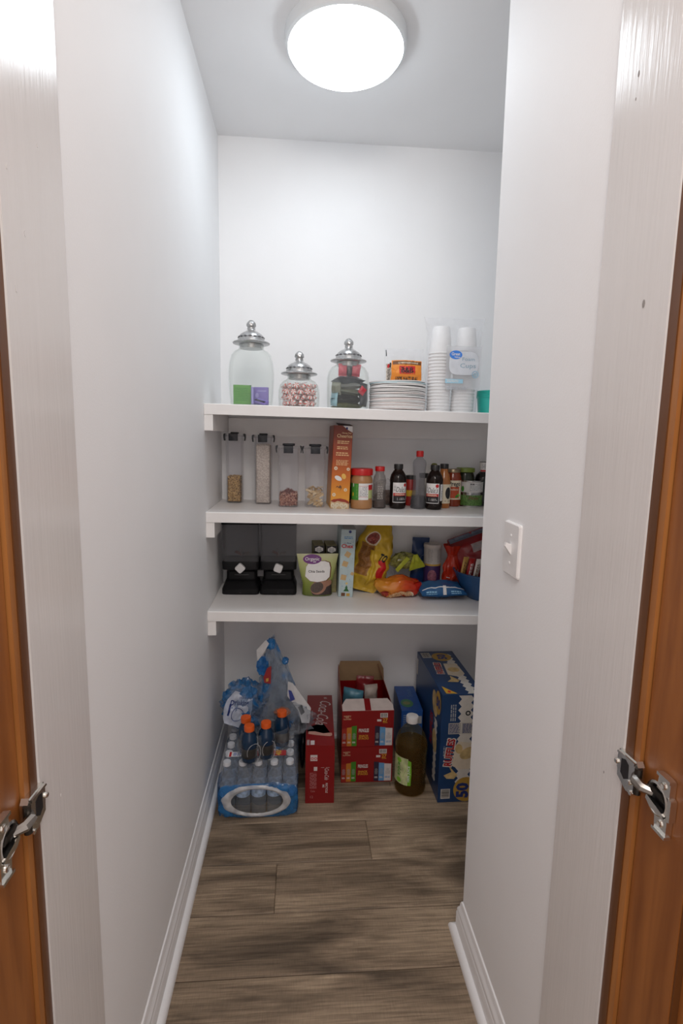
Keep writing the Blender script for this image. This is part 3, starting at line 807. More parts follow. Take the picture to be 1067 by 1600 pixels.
# ------------------------------------------------------------------ clear lidded food containers
M_tint = film('smoky_clear_plastic', (.78, .78, .80), .025, rough=.05, tint=(.97, .97, .975), fres=.8)
M_latch = mat('charcoal_latch', (.022, .025, .032), rough=.4)
def container(label, x, yf, w, d, h, low):
    t = thing('food_container', label, 'container', (x, yf + d / 2, S2(x) + .0004), 0, 'clear lidded food containers')
    g = G(); R = lambda k, z, r=.012: [(px, py, z) for px, py in rrect(w - 2 * k, d - 2 * k, max(r - k, .002), 4)]
    hb = h - .016
    g.loft([R(.004, 0), R(.0, .004), R(-.001, hb - .006), R(-.003, hb), R(-.003, hb + .003), R(-.0005, hb + .003), R(.0018, hb - .006), R(.002, .005), R(.005, .0025)], True, True)
    part('body', g, M_tint, t, 50)
    lid = part('lid', G().rbox(w + .004, d + .004, hb + .0035, hb + .0095, .012, .001, seg=4), M_clear, t, 50)
    part('lid_rim', G().loft([[(px, py, z) for px, py in rrect(w + 2 * k, d + 2 * k, .013, 4)] for k, z in ((.0035, hb - .001), (.0045, hb + .001), (.0045, hb + .003), (.0035, hb + .0034))]), M_clear, lid, 50)
    part('lid_top', G().rbox(w * (.62 if low else .5), d * .62, hb + .0096, h + (.002 if low else 0), .010, .002, seg=4), M_latch, lid, 50)
    for k, (ax, ay) in enumerate(((0, -1), (1, 0), (-1, 0))):
        wl = .036 if not k else .030
        pts = [(0, hb + .010), (.0035, hb + .0105), (.008, hb + .008), (.0085, hb - .004), (.0065, hb - .018), (.0035, hb - .0185), (.005, hb - .004), (.0, hb + .006)]
        rings = []
        for s in (-1, -.9, .9, 1):
            sc = .8 if abs(s) == 1 else 1
            ring = []
            for o_, z in pts:
                off = (w if ax else d) / 2 + .0045 + o_ * sc
                ring.append((ax * off + (0 if ax else s * wl / 2), ay * off + (s * wl / 2 if ax else 0), z))
            rings.append(ring)
        part('latch', G().loft(rings), M_latch, t, 40)
    return t
container('tall narrow clear container, leftmost, one third full of golden grain', .066, 2.137, .062, .085, .283, 0)
container('tall narrow clear container filled almost to the top with pale rice', .183, 2.114, .065, .085, .281, 0)
container('clear container with reddish flakes at the bottom, third from the left', .286, 2.041, .077, .10, .243, 1)
container('clear container with pale dried strips, beside the tall cereal box', .389, 2.047, .077, .10, .243, 1)

def fill(name, label, cat, x, yf, w, d, z1, m_core, m_bits, n, ln, wd, seed):
    """loose food: a core block with hundreds of grains bedded in its faces"""
    rn = random.Random(seed); g = G(); zb = .0062
    R = lambda k, z: [(px, py, z) for px, py in rrect(w - 2 * k, d - 2 * k, .010, 3)]
    g.loft([R(.001, zb), R(0, zb + .001), R(0, z1 - .003), R(.003, z1)], mi=0)
    for k in range(n):
        q = rn.random()
        if q < .55: c = Vector((rn.uniform(-w / 2 + .004, w / 2 - .004), -d / 2 + .0004, rn.uniform(zb + .002, z1)))
        elif q < .85: c = Vector((rn.choice((-1, 1)) * (w / 2 - .0006), rn.uniform(-d / 2 + .006, d / 2 - .006), rn.uniform(zb + .002, z1)))
        else: c = Vector((rn.uniform(-w / 2 + .003, w / 2 - .003), rn.uniform(-d / 2 + .003, d / 2 - .003), z1 + rn.uniform(-.001, .0015)))
        a = Vector((rn.uniform(-1, 1), rn.uniform(-.35, .35), rn.uniform(-1, 1))).normalized() if q < .55 else Vector((rn.uniform(-.3, .3), rn.uniform(-1, 1), rn.uniform(-1, 1))).normalized()
        b1 = a.orthogonal().normalized() * wd; b2 = a.cross(b1).normalized() * wd * .8; a = a * ln
        c.x = min(max(c.x, -w / 2 + .001), w / 2 - .001)
        v = [c - a, c + b1, c + b2, c - b1, c - b2, c + a]
        g.add(v, [(0, 2, 1), (0, 3, 2), (0, 4, 3), (0, 1, 4), (5, 1, 2), (5, 2, 3), (5, 3, 4), (5, 4, 1)], 1 + (k % (len(m_bits))))
    return solo(name, g, [m_core] + m_bits, label, cat, (x, yf + d / 2 + .0, S2(x)), 0, None, 'stuff', smooth=False)
fill('grain', 'golden brown grain filling the lower third of leftmost container', 'grain', .066, 2.1405, .053, .078, .106,
     mat('grain_core', (.16, .08, .015), rough=.8), [mat('grain_a', (.50, .29, .075), rough=.5), mat('grain_b', (.26, .13, .025), rough=.5), mat('grain_c', (.66, .44, .16), rough=.5)], 900, .0046, .0021, 1)
fill('rice', 'pale white rice filling the second container', 'rice', .183, 2.1175, .056, .078, .237,
     mat('rice_core', (.50, .43, .38), rough=.8), [mat('rice_a', (.74, .66, .59), rough=.5), mat('rice_b', (.52, .44, .38), rough=.5), mat('rice_c', (.84, .78, .70), rough=.5)], 2200, .0036, .0014, 2)
fill('flakes', 'reddish brown flakes heaped in the third container', 'flakes', .286, 2.0455, .067, .091, .052,
     mat('flake_core', (.12, .035, .02), rough=.8), [mat('flake_a', (.40, .17, .11), rough=.6), mat('flake_b', (.17, .035, .025), rough=.6), mat('flake_c', (.58, .33, .24), rough=.6)], 420, .0085, .0034, 3)
rn = random.Random(12); g = G()
for k in range(150):                       # the heap on top
    r_ = .026 * math.sqrt(rn.random()); a = rn.uniform(0, 6.3)
    c = Vector((r_ * math.cos(a), r_ * math.sin(a) - .008, .053 + (.026 - r_) * .75 * rn.random() + .001))
    ax = Vector((rn.uniform(-1, 1), rn.uniform(-1, 1), rn.uniform(-.6, .6))).normalized(); b1 = ax.orthogonal().normalized() * .0028; b2 = ax.cross(b1).normalized() * .002; ax *= .0065
    g.add([c - ax, c + b1, c + b2, c - b1, c - b2, c + ax], [(0, 2, 1), (0, 3, 2), (0, 4, 3), (0, 1, 4), (5, 1, 2), (5, 2, 3), (5, 3, 4), (5, 4, 1)], k % 2)
solo('flake_heap', g, [MATS['flake_b'], mat('flake_d', (.25, .05, .04), rough=.6)], 'dark red flakes heaped on top in the third container', 'flakes', (.286, 2.091, S2(.286)), 0, None, 'stuff', smooth=False)

# dried strips: each one a thing
M_strip = [mat('dried_strip_a', (.72, .52, .28), rough=.6, var=.15), mat('dried_strip_b', (.62, .42, .20), rough=.6, var=.15), mat('dried_strip_c', (.80, .64, .40), rough=.6, var=.12)]
sm = []
for q in range(6):
    r_ = random.Random(q); ln, wd = r_.uniform(.022, .032), r_.uniform(.006, .009); cv = r_.uniform(.002, .006)
    g = G()
    rings = []
    for i in range(6):
        u = i / 5 - .5; w_ = wd * (1 - 1.4 * u * u) / 2
        z = cv * (1 - 4 * u * u) ; rings.append([(u * ln, -w_, z - .0008), (u * ln, w_, z - .0008 + .001 * q % 2), (u * ln, w_, z + .0008), (u * ln, -w_, z + .0008)])
    g.loft(rings); sm.append(mesh_of('dried_strip', g, M_strip[q % 3], 50))
rn = random.Random(5)
for k in range(60):
    face = k < 34
    z = .009 + (k % 34) / 34 * .058
    x = rn.uniform(-.022, .022)
    y = -.036 + rn.uniform(0, .006) if face else rn.uniform(-.02, .03)
    if not face: z = rn.uniform(.03, .066) if k < 50 else rn.uniform(.066, .072)
    o = bpy.data.objects.new('dried_strip', sm[k % 6]); COL.objects.link(o)
    o.location = (.389 + x, 2.097 + y, S2(.389) + z); o.rotation_euler = (rn.uniform(-.5, .5) + PI / 2 * face, rn.uniform(-.9, .9), rn.uniform(-.6, .6) if face else rn.uniform(0, 6))
    tag(o, 'pale dried strip heaped in the clear container beside the cereal box', 'snack', 'dried strips in the container')

# ------------------------------------------------------------------ tall orange cereal box
W_, H_, D_ = .073, .319, .19
t = thing('cereal_box', 'tall narrow orange and brown cereal box on the middle shelf', 'box', (.4815, 2.023 + D_ / 2, S2(.48) + .0004), (.0, .03, .035))
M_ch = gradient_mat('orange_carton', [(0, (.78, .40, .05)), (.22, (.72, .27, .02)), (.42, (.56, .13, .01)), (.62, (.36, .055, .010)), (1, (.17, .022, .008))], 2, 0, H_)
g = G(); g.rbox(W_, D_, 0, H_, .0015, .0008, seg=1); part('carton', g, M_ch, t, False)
part('top_flap', G().add([(-.02, -D_ / 2 + .01, H_ + .0005), (.036, -D_ / 2 + .008, H_ + .0005), (.036, -D_ / 2 + .10, H_ + .008), (-.02, -D_ / 2 + .10, H_ + .011),
                          (-.02, -D_ / 2 + .01, H_ + .0012), (.036, -D_ / 2 + .008, H_ + .0012), (.036, -D_ / 2 + .10, H_ + .009), (-.02, -D_ / 2 + .10, H_ + .012)],
                         [(0, 3, 2, 1), (4, 5, 6, 7), (0, 1, 5, 4), (1, 2, 6, 5), (2, 3, 7, 6), (3, 0, 4, 7)]), mat('dark_card', (.05, .03, .03), rough=.6), t, False)
M = plane_map((0, -D_ / 2, 0), (1, 0, 0), (0, 0, 1))
hw = W_ / 2
prints(t, M, 'corner_panel', K['white'], [('poly', [(-.002, H_ - .001), (hw - .001, H_ - .001), (hw - .001, H_ - .025), (.018, H_ - .016)])], 1)
prints(t, M, 'corner_mark', K['navy'], [('rect', .010, H_ - .014, .017, H_ - .006, 1, 1)], 2)
prints(t, M, 'brand_lettering', mat('ink_pale_gold', (.80, .56, .30)), [('text', 'Cheerios', .006, H_ - .0385, .0135, dict(bold=.015, w=.058)), ('text', 'Honey Nut', .014, H_ - .0275, .0065, dict(bold=.015, w=.036))], 2)
prints(t, M, 'claims_print', mat('ink_pale_gold2', (.72, .45, .22)), [('lines', -.021, H_ - .070, .026, H_ - .056, 2, 1), ('lines', -.021, H_ - .091, .026, H_ - .078, 2, 2), ('lines', -.024, H_ - .116, .026, H_ - .100, 2, 3), ('lines', -.022, H_ - .152, .027, H_ - .130, 4, 4)], 1)
for nm, (rx, ry, s) in enumerate(((-.022, .156, 1), (.026, .154, .9), (.019, .074, .95), (-.025, .054, 1))):
    prints(t, M, 'printed_ring', K['cream'], [('ring', rx, ry, .0068 * s, .0024 * s)], 1)
prints(t, M, 'printed_milk', K['white'], [('ell', -.011, .118, .015, .0085, -.45)], 1)
prints(t, M, 'printed_honey', mat('ink_honey', (.80, .48, .10)), [('ell', .010, .126, .0085, .011, .3)], 1)
prints(t, M, 'dark_scribble', K['brown'], [('poly', [(-.020, .081), (-.014, .089), (-.008, .085), (-.003, .092), (.002, .088), (.004, .081), (-.002, .070), (-.004, .064), (-.001, .074), (.001, .081), (-.006, .079), (-.012, .084)])], 1)
prints(t, M, 'printed_bowl', mat('ink_bowl_red', (.30, .03, .01)), [('poly', [(-.036, .030), (-.026, .036), (0, .040), (.022, .036), (.0355, .028), (.0355, .018), (-.036, .018)])], 1)
prints(t, M, 'printed_cereal_bed', mat('ink_cereal', (.62, .45, .26)), [('poly', [(-.036, .028), (-.022, .024), (-.010, .030), (.005, .027), (.020, .026), (.0355, .019), (.0355, .001), (-.036, .001)])], 2)
for k, (rx, ry) in enumerate(((-.028, .013), (-.011, .015), (.006, .014), (.022, .012), (-.020, .005), (.014, .005))):
    prints(t, M, 'printed_ring', K['cream'], [('ring', rx, ry, .0078, .0026)], 3)

# ------------------------------------------------------------------ bottles and jars
def lathe_thing(name, label, cat, x, y, S, parts, rot=0, group=None):
    t = thing(name, label, cat, (x, y, S(x) + .0004), (0, 0, rot), group)
    for p in parts:
        part(p[0], G().lathe(p[1], p[3] if len(p) > 3 else 32, flute=p[4] if len(p) > 4 else None), p[2], t, 40)
    return t
ribs = lambda a, z: .012 * math.sin(a * 40)
M_redcap = mat('red_cap', (.55, .012, .012), rough=.35); M_blackcap = mat('black_cap', (.015, .014, .014), rough=.4)
M_soy = mat('dark_sauce', (.010, .005, .004), rough=.1); M_soyg = film('dark_bottle_glass', (.02, .012, .01), .55, rough=.04, tint=(.35, .2, .15))

# peanut butter
M_pb = mat('peanut_butter', (.42, .21, .085), rough=.35, var=.05)
t = lathe_thing('peanut_butter_jar', 'plastic peanut butter jar with red lid and white label', 'jar', .572, 2.052, S2,
    [('jar_body', [(.036, 0), (.041, .002), (.0425, .008), (.043, .03), (.0405, .036), (.0405, .098), (.043, .104), (.0428, .112), (.039, .124), (.0365, .129), (.0365, .133)], M_pb),
     ('lid', [(.0385, .131), (.0425, .1315), (.043, .134), (.043, .152), (.0415, .156), (.038, .1575), (.001, .1575)], M_redcap, 60, lambda a, z: .006 * math.sin(a * 30) if .132 < z < .154 else 0)])
M = cyl_map(.0408, 0, 0)
prints(t, M, 'green_label', K['green'], [('rect', -.060, .036, -.016, .105, 12)], 0)
prints(t, M, 'white_label', K['white'], [('rect', -.016, .037, .0235, .104, 12)], 1)
prints(t, M, 'red_label', K['red'], [('rect', .0235, .075, .060, .095, 10)], 1)
prints(t, M, 'recipe_panel', mat('ink_pale_lime', (.50, .56, .22)), [('rect', .0235, .042, .060, .075, 10)], 1)
prints(t, M, 'white_strip', K['white'], [('rect', .0235, .095, .060, .104, 10)], 1)
prints(t, M, 'small_print', K['grey'], [('lines', -.0125, .050, .020, .088, 7, 2)], 2)
prints(t, M, 'red_rule', K['red'], [('rect', -.0155, .0895, .0225, .0905)], 2)
prints(t, M, 'red_rule', K['red'], [('rect', -.0155, .0475, .0225, .0487)], 2)
prints(t, M, 'white_mark', K['white'], [('ell', -.039, .094, .0022, .008)], 2)
prints(t, M, 'yellow_mark', K['yellow'], [('ell', -.041, .058, .0035, .008)], 2)
prints(t, M, 'side_print', mat('ink_leaf', (.18, .40, .08)), [('lines', -.025, .045, -.020, .095, 1, 3, True)], 2)

# soy sauce with red cap
t = lathe_thing('sauce_bottle', 'small clear sauce bottle with red cap and little sauce left', 'bottle', .646, 2.074, S2,
    [('bottle', [(.024, 0), (.0268, .003), (.0268, .026), (.0258, .03), (.0245, .034), (.0245, .092), (.0258, .097), (.0262, .108), (.0225, .126), (.0175, .136), (.0168, .148)], film('cloudy_bottle_small', (.30, .28, .27), .22, rough=.08, tint=(.82, .80, .79))),
     ('sauce', [(.022, .002), (.0255, .004), (.0255, .030), (.001, .030)], mat('brown_sauce', (.045, .012, .005), rough=.15)),
     ('cap', [(.0175, .1465), (.0188, .147), (.019, .163), (.0175, .1655), (.001, .1655)], M_redcap, 60, ribs)])
prints(t, cyl_map(.0249), 'embossed_print', mat('ink_mist', (.40, .37, .34)), [('lines', -.011, .036, .013, .112, 11, 8)], 0)

# two marinade bottles with the same label
def marinade(label, x, y, a0):
    t = lathe_thing('marinade_bottle', label, 'bottle', x, y, S2,
        [('bottle', [(.026, 0), (.030, .002), (.033, .010), (.0335, .022), (.0325, .026), (.0325, .104), (.0335, .109), (.033, .120), (.029, .135), (.021, .148), (.0165, .153), (.0162, .160)], M_soyg),
         ('sauce', [(.027, .002), (.0315, .012), (.0315, .120), (.027, .134), (.019, .146), (.001, .146)], M_soy),
         ('cap', [(.0165, .157), (.0178, .1575), (.018, .174), (.017, .1765), (.001, .1765)], M_blackcap, 60, ribs)], 0, 'marinade bottles')
    M = cyl_map(.0328, 0, a0)
    prints(t, M, 'white_label', K['white'], [('rect', -.030, .026, .030, .105, 14)], 0)
    prints(t, M, 'black_panel', K['black'], [('rect', -.028, .0285, .028, .053, 14)], 1)
    prints(t, M, 'red_panel', K['red'], [('rect', -.028, .053, .028, .064, 14)], 1)
    prints(t, M, 'brand_lettering', K['black'], [('text', "Dale's", .004, .079, .021, dict(shear=.35, w=.042))], 1)
    prints(t, M, 'small_print', K['grey'], [('lines', -.010, .066, .026, .071, 1, 2)], 1)
    prints(t, M, 'sketch_print', K['grey'], [('lines', -.026, .072, -.016, .096, 5, 7, True)], 1)
    prints(t, M, 'red_lettering', K['cream'], [('text', 'ORIGINAL', .0, .0585, .0062, dict(bold=.03, w=.044))], 2)
    prints(t, M, 'panel_print', mat('ink_pale_grey2', (.5, .49, .48)), [('lines', -.012, .036, .022, .046, 2, 6)], 2)
    prints(t, M, 'red_seal', K['red'], [('ell', .021, .0955, .0068, .0068)], 2)
    M2 = cyl_map(.0328, 0, a0 + .062 / .0328)
    prints(t, M2, 'back_label', K['white'], [('rect', -.026, .036, .026, .102, 12)], 0)
    prints(t, M2, 'back_print', K['grey'], [('lines', -.023, .042, .022, .098, 8, 5)], 1)
    return t
marinade("dark marinade bottle with black cap, white label facing front", .720, 2.073, .12)
marinade("dark marinade bottle with black cap, label turned left, before brown bottle", .866, 2.066, -.55)

# tall waisted bottle with a red cap
t = lathe_thing('vinegar_bottle', 'tall clear bottle with red cap, dark liquid at bottom', 'bottle', .807, 2.086, S2,
    [('bottle', [(.028, 0), (.031, .003), (.031, .026), (.029, .045), (.0248, .075), (.0232, .105), (.0240, .140), (.0265, .172), (.0268, .182), (.0240, .192), (.0150, .200), (.0125, .204), (.0122, .212)], film('cloudy_bottle', (.34, .34, .36), .20, rough=.08, tint=(.85, .85, .87)), 40, lambda a, z: .012 * math.sin(a * 10) if z < .17 else 0),
     ('liquid', [(.027, .003), (.0298, .005), (.0298, .030), (.0275, .052), (.001, .052)], mat('black_liquid', (.012, .012, .016), rough=.15)),
     ('cap', [(.0135, .207), (.0142, .2075), (.0145, .226), (.0132, .2305), (.001, .231)], M_redcap, 48, ribs)])
# brown sauce bottle behind
t = lathe_thing('dressing_bottle', 'orange-brown dressing bottle with black cap behind dark marinade bottle', 'bottle', .9185, 2.122, S2,
    [('bottle', [(.025, 0), (.0275, .003), (.0275, .100), (.0265, .112), (.022, .135), (.0165, .148), (.0155, .163)], mat('orange_dressing', (.40, .14, .035), rough=.15)),
     ('cap', [(.0160, .160), (.0172, .1605), (.0172, .178), (.016, .180), (.001, .180)], M_blackcap, 48, ribs)])
M = cyl_map(.0279, 0, .35)
prints(t, M, 'cream_label', K['cream'], [('rect', -.026, .020, .026, .098, 12)], 0)
prints(t, M, 'dark_motif', K['black'], [('ell', .004, .062, .013, .024)], 1)
prints(t, M, 'small_print', K['brown'], [('lines', -.02, .026, .022, .034, 1)], 1)
# pasta sauce jar
t = lathe_thing('pasta_sauce_jar', 'red pasta sauce jar with cream label, beside stacked cans', 'jar', .9755, 2.190, S2,
    [('jar_body', [(.032, 0), (.0355, .003), (.0365, .010), (.0365, .115), (.034, .128), (.030, .137), (.0295, .145)], mat('red_sauce', (.24, .035, .010), rough=.15, var=.12, scale=60)),
     ('lid', [(.031, .143), (.0325, .1435), (.0325, .155), (.031, .157), (.001, .157)], mat('brass_lid', (.30, .24, .15), rough=.35, metal=.8), 48)])
M = cyl_map(.0369, 0, 0)
prints(t, M, 'cream_label', K['cream'], [('rect', -.032, .030, .034, .110, 14)], 0)
prints(t, M, 'red_panel', mat('ink_tomato', (.48, .07, .02)), [('rect', -.032, .036, .020, .084, 14)], 1)
prints(t, M, 'brand_lettering', K['black'], [('text', 'Prego', .000, .097, .019, dict(bold=.02, w=.050))], 2)
prints(t, M, 'panel_lettering', K['cream'], [('text', 'Traditional', -.004, .073, .008, dict(bold=.02, w=.04, shear=.2))], 2)
prints(t, M, 'basil_leaf', K['green'], [('ell', .010, .044, .009, .0055, .5)], 2)
prints(t, M, 'basil_leaf', K['lime'], [('ell', .019, .049, .008, .0045, -.6)], 2)
# jar with green lid behind
lathe_thing('pickle_jar', 'dark jar with wide green lid at the back', 'jar', 1.041, 2.228, S2,
    [('jar_body', [(.034, 0), (.0375, .003), (.0378, .125), (.034, .138), (.032, .144)], film('dark_green_glass', (.03, .035, .02), .75, rough=.06, tint=(.3, .35, .2))),
     ('lid', [(.036, .143), (.0388, .1435), (.039, .158), (.037, .161), (.001, .161)], mat('green_lid', (.17, .24, .03), rough=.4), 48)])
# two cans
M_tin = mat('tin', (.55, .55, .54), rough=.25, metal=1)
def can(label, dz, body, deco):
    x = 1.058
    t = lathe_thing('food_can', label, 'can', x, 2.148 + .0515, S2, [('can_body', [(.0495, 0), (.0515, .001), (.0515, .0045), (.0500, .006), (.0500, .050), (.0515, .0515), (.0515, .0545), (.050, .0552), (.0485, .0525), (.001, .0525)], M_tin, 48)], 0, 'stacked cans')
    t.location.z += dz
    M = cyl_map(.0503, 0, -.15)
    prints(t, M, 'paper_label', body, [('rect', -.150, .0065, .150, .0495, 60)], 0)
    deco(t, M)
def d1(t, M):
    prints(t, M, 'cream_swash', K['white'], [('poly', [(-.040, .048), (-.032, .030), (-.015, .020), (.010, .017), (.040, .022), (.055, .030), (.055, .049), (-.02, .049)])], 1)
    prints(t, M, 'pink_beans', mat('ink_beans', (.56, .36, .28)), [('poly', [(-.030, .048), (-.022, .034), (-.005, .029), (.015, .028), (.038, .033), (.05, .048)])], 2)
    prints(t, M, 'lettering', mat('ink_dark_red', (.20, .04, .03)), [('text', 'Pinto', .006, .039, .013, dict(bold=.01, w=.042, shear=.2))], 3)
def d2(t, M):
    prints(t, M, 'small_print', K['grey'], [('lines', -.012, .012, .050, .044, 6, 3)], 1)
    prints(t, M, 'lettering', K['black'], [('lines', -.010, .037, .010, .045, 1, 4)], 2)
    prints(t, M, 'leaf_motif', K['green'], [('ell', -.043, .020, .007, .012)], 1)
can('food can with green and white bean label, lower of the two cans', 0, mat('ink_bean_green', (.10, .22, .05), var=.5, scale=160), d1)
can('food can with pale printed label, stacked on the green can', .0556, mat('ink_label_grey', (.62, .62, .60)), d2)
# wine-dark bottle with white neck label behind the cans
t = lathe_thing('wine_bottle', 'black bottle with white capped neck behind the stacked cans', 'bottle', 1.1195, 2.226, S2,
    [('bottle', [(.030, 0), (.034, .003), (.034, .118), (.030, .132), (.019, .142), (.017, .146), (.017, .150)], mat('black_glass', (.008, .007, .008), rough=.08)),
     ('neck_sleeve', [(.0175, .146), (.0178, .1465), (.0178, .186), (.001, .1862)], K['white']),
     ('cap_top', [(.0180, .1864), (.0180, .1885), (.001, .1888)], K['black'])])
prints(t, cyl_map(.0182), 'red_band', K['red'], [('rect', -.02, .147, .012, .154, 10)], 0)
prints(t, cyl_map(.0182), 'neck_print', K['grey'], [('lines', -.012, .160, .008, .180, 4)], 0)
lathe_thing('sauce_bottle', 'dark bottle with grey cap at far right edge of middle shelf', 'bottle', 1.172, 2.185, S2,
    [('bottle', [(.027, 0), (.030, .003), (.030, .120), (.025, .150), (.0155, .172), (.015, .180)], MATS['dark_bottle_glass']),
     ('cap', [(.016, .178), (.017, .179), (.017, .198), (.001, .199)], K['grey'], 40)])
# things half hidden at the back
lathe_thing('sauce_bottle', 'dark brown bottle half hidden behind the peanut butter jar', 'bottle', .535, 2.235, S2,
    [('bottle', [(.022, 0), (.025, .003), (.025, .100), (.018, .122), (.014, .130)], M_soy), ('cap', [(.0145, .128), (.015, .129), (.015, .145), (.001, .146)], M_blackcap)])
lathe_thing('spice_jar', 'red and yellow spice jar behind the tall red-capped bottle', 'jar', .7925, 2.180, S2,
    [('jar_body', [(.021, 0), (.023, .002), (.023, .105), (.021, .110)], mat('red_spice_label', (.35, .02, .015), rough=.4)), ('yellow_band', [(.0233, .040), (.0235, .041), (.0235, .064), (.0233, .065)], K['yellow']),
     ('lid', [(.0205, .110), (.0215, .111), (.0215, .126), (.001, .127)], M_blackcap)])
lathe_thing('spice_jar', 'small dark spice jar between tall bottle and marinade bottle', 'jar', .852, 2.185, S2,
    [('jar_body', [(.021, 0), (.023, .002), (.023, .110), (.020, .117)], mat('pale_spice_label', (.42, .40, .36))), ('lid', [(.0205, .117), (.0225, .118), (.0225, .136), (.001, .137)], M_blackcap)])
lathe_thing('mustard_bottle', 'yellow-green bottle standing behind the dark marinade bottle', 'bottle', .906, 2.240, S2,
    [('bottle', [(.020, 0), (.024, .003), (.024, .110), (.015, .140), (.009, .152), (.009, .160)], mat('mustard_plastic', (.36, .33, .06), rough=.35)), ('cap', [(.0120, .160), (.0125, .172), (.008, .176), (.001, .177)], mat('olive_cap', (.22, .22, .05)))])

def crumple(rx, ry, rz, seed, amp, nu=28, nv=18, flat=.0, squash=None):
    """crumpled plastic: a closed blob with sharp random folds resting on z=0"""
    off = Vector((seed * 13.1, seed * 5.7, seed * 9.3))
    def fn(u, v):
        a = 2 * PI * u; b_ = PI * (v * .998 + .001)
        d = Vector((math.cos(a) * math.sin(b_), math.sin(a) * math.sin(b_), -math.cos(b_)))
        n = 0; f = 2.2; am = 1
        for _ in range(3):
            n += am * (1 - 2 * abs(noise.noise(d * f + off))); f *= 2.1; am *= .5
        k = 1 + amp * (n - .8)
        p = Vector((d.x * rx * k, d.y * ry * k, d.z * rz * k + rz))
        if squash: p = Vector(squash(p))
        p.z = max(p.z, .0008)
        return tuple(p)
    g = G().sheet(fn, nu, nv, wrap=True)
    def front(x, z, l):      # point of the blob's viewer-facing side at (x, z)
        dx, dz = x / rx, (z - rz) / rz; q = dx * dx + dz * dz
        if q > .98: dx, dz = dx * (.98 / q) ** .5, dz * (.98 / q) ** .5; q = .98
        dy = -math.sqrt(1 - q); b_ = math.acos(-dz); a = math.atan2(dy, dx)
        p = fn((a / (2 * PI)) % 1, b_ / PI); return (p[0], p[1] - l - .0015, p[2])
    front.fine = .006
    g.front = front
    return g
t = thing('plastic_bag', 'crumpled clear plastic bag of brown scraps behind the front marinade bottle', 'bag', (.700, 2.185, S2(.70)))
part('clear_film', crumple(.075, .045, .052, 4, .22), M_wrap, t, False)
part('brown_contents', crumple(.055, .03, .03, 9, .2, 20, 12), mat('brown_scraps', (.16, .10, .075), rough=.8, var=.5, scale=60), t, True)
# ------------------------------------------------------------------ double cereal dispenser
M_blk = mat('gloss_black_plastic', (.005, .005, .006), rough=.45, spec=.25)
M_smoke = film('smoked_hopper', (.34, .34, .35), .08, rough=.05, tint=(.87, .87, .88), fres=.7)
yd = 2.077
t = thing('cereal_dispenser', 'black double cereal dispenser with two clear hoppers and white knobs', 'dispenser', (.170, yd + .07, S3(.170) + .002), (0, 0, 0))
for s in (-1, 1):
    cx = s * .0755
    R = lambda w, d, z, cy=0: [(cx + px, cy + py, z) for px, py in rrect(w, d, .014, 3)]
    g = G(); g.loft([R(.146, .136, 0), R(.148, .138, .004), R(.147, .136, .022), R(.138, .122, .034, .006), R(.128, .104, .048, .012)]); part('drip_tray', g, M_blk, t, 40)
    g = G(); g.loft([R(.126, .070, .046, .022), R(.124, .068, .080, .022), R(.116, .084, .092, .014)]); part('stand', g, M_blk, t, 40)
    part('chute_slot', G().rbox(.058, .003, .0665, .0715, .001, .0005, cx, -.0135), mat('slot_grey', (.05, .05, .052)), t)
    g = G(); g.loft([R(.120, .086, .0925, .012), R(.146, .118, .100, .002), R(.148, .120, .128, 0), R(.146, .118, .132, 0)]); part('hopper_base', g, M_blk, t, 40)
    g = G(); g.loft([R(.142, .114, .1325, 0), R(.146, .118, .280, 0), R(.148, .120, .284, 0), R(.144, .116, .284, 0), R(.141, .113, .280, 0), R(.137, .109, .135, 0)]); hp = part('hopper', g, M_smoke, t, 40)
    g = G(); g.loft([R(.150, .122, .2845, 0), R(.152, .124, .290, 0), R(.150, .122, .300, 0), R(.140, .112, .304, 0)]); part('hopper_lid', g, M_blk, t, 40)
    # paddle wheel inside
    for a in (.3, 1.9, 3.6):
        f = G(); f.sheet(lambda u, v: (cx + (u * .030) * math.cos(a), -.02 + v * .04, .148 + (u * .030) * abs(math.sin(a)) + .003 * math.sin(u * 3)), 4, 3)
        f.sheet(lambda u, v: (cx + (u * .030) * math.cos(a), -.02 + v * .04, .1495 + (u * .030) * abs(math.sin(a)) + .003 * math.sin(u * 3)), 4, 3)
        part('paddle', f, mat('pale_rubber_%d' % int(a * 10), (.42, .38, .36) if a < 3 else (.45, .24, .22), rough=.6), t)
    # square knob turned on its corner
    kb = G(); an = PI / 4 if s < 0 else PI / 4 + .42
    rings = []
    for sz, yy in ((.024, -.0605), (.031, -.0615), (.033, -.066), (.033, -.076), (.030, -.0785), (.012, -.0788)):
        rings.append([(cx + (x * math.cos(an) - y * math.sin(an)) + .0005, yy, .110 + x * math.sin(an) + y * math.cos(an)) for x, y in rrect(sz, sz, sz * .22, 4)])
    kb.loft(rings); part('knob', kb, mat('knob_white', (.62, .61, .61), rough=.5), t, 40)
    prints(t, plane_map((cx, -.069, .010), (1, 0, 0), (0, 0, 1)), 'tray_mark', mat('tray_mark_grey', (.05, .05, .055)), [('text', 'x', .0, .0, .008, {})], 0)
part('bridge', G().rbox(.030, .05, .052, .090, .003, .001, 0, .030), M_blk, t)
part('bridge_plate', G().rbox(.026, .003, .058, .084, .002, .0005, 0, .003), mat('plate_grey', (.13, .125, .13), rough=.4), t)

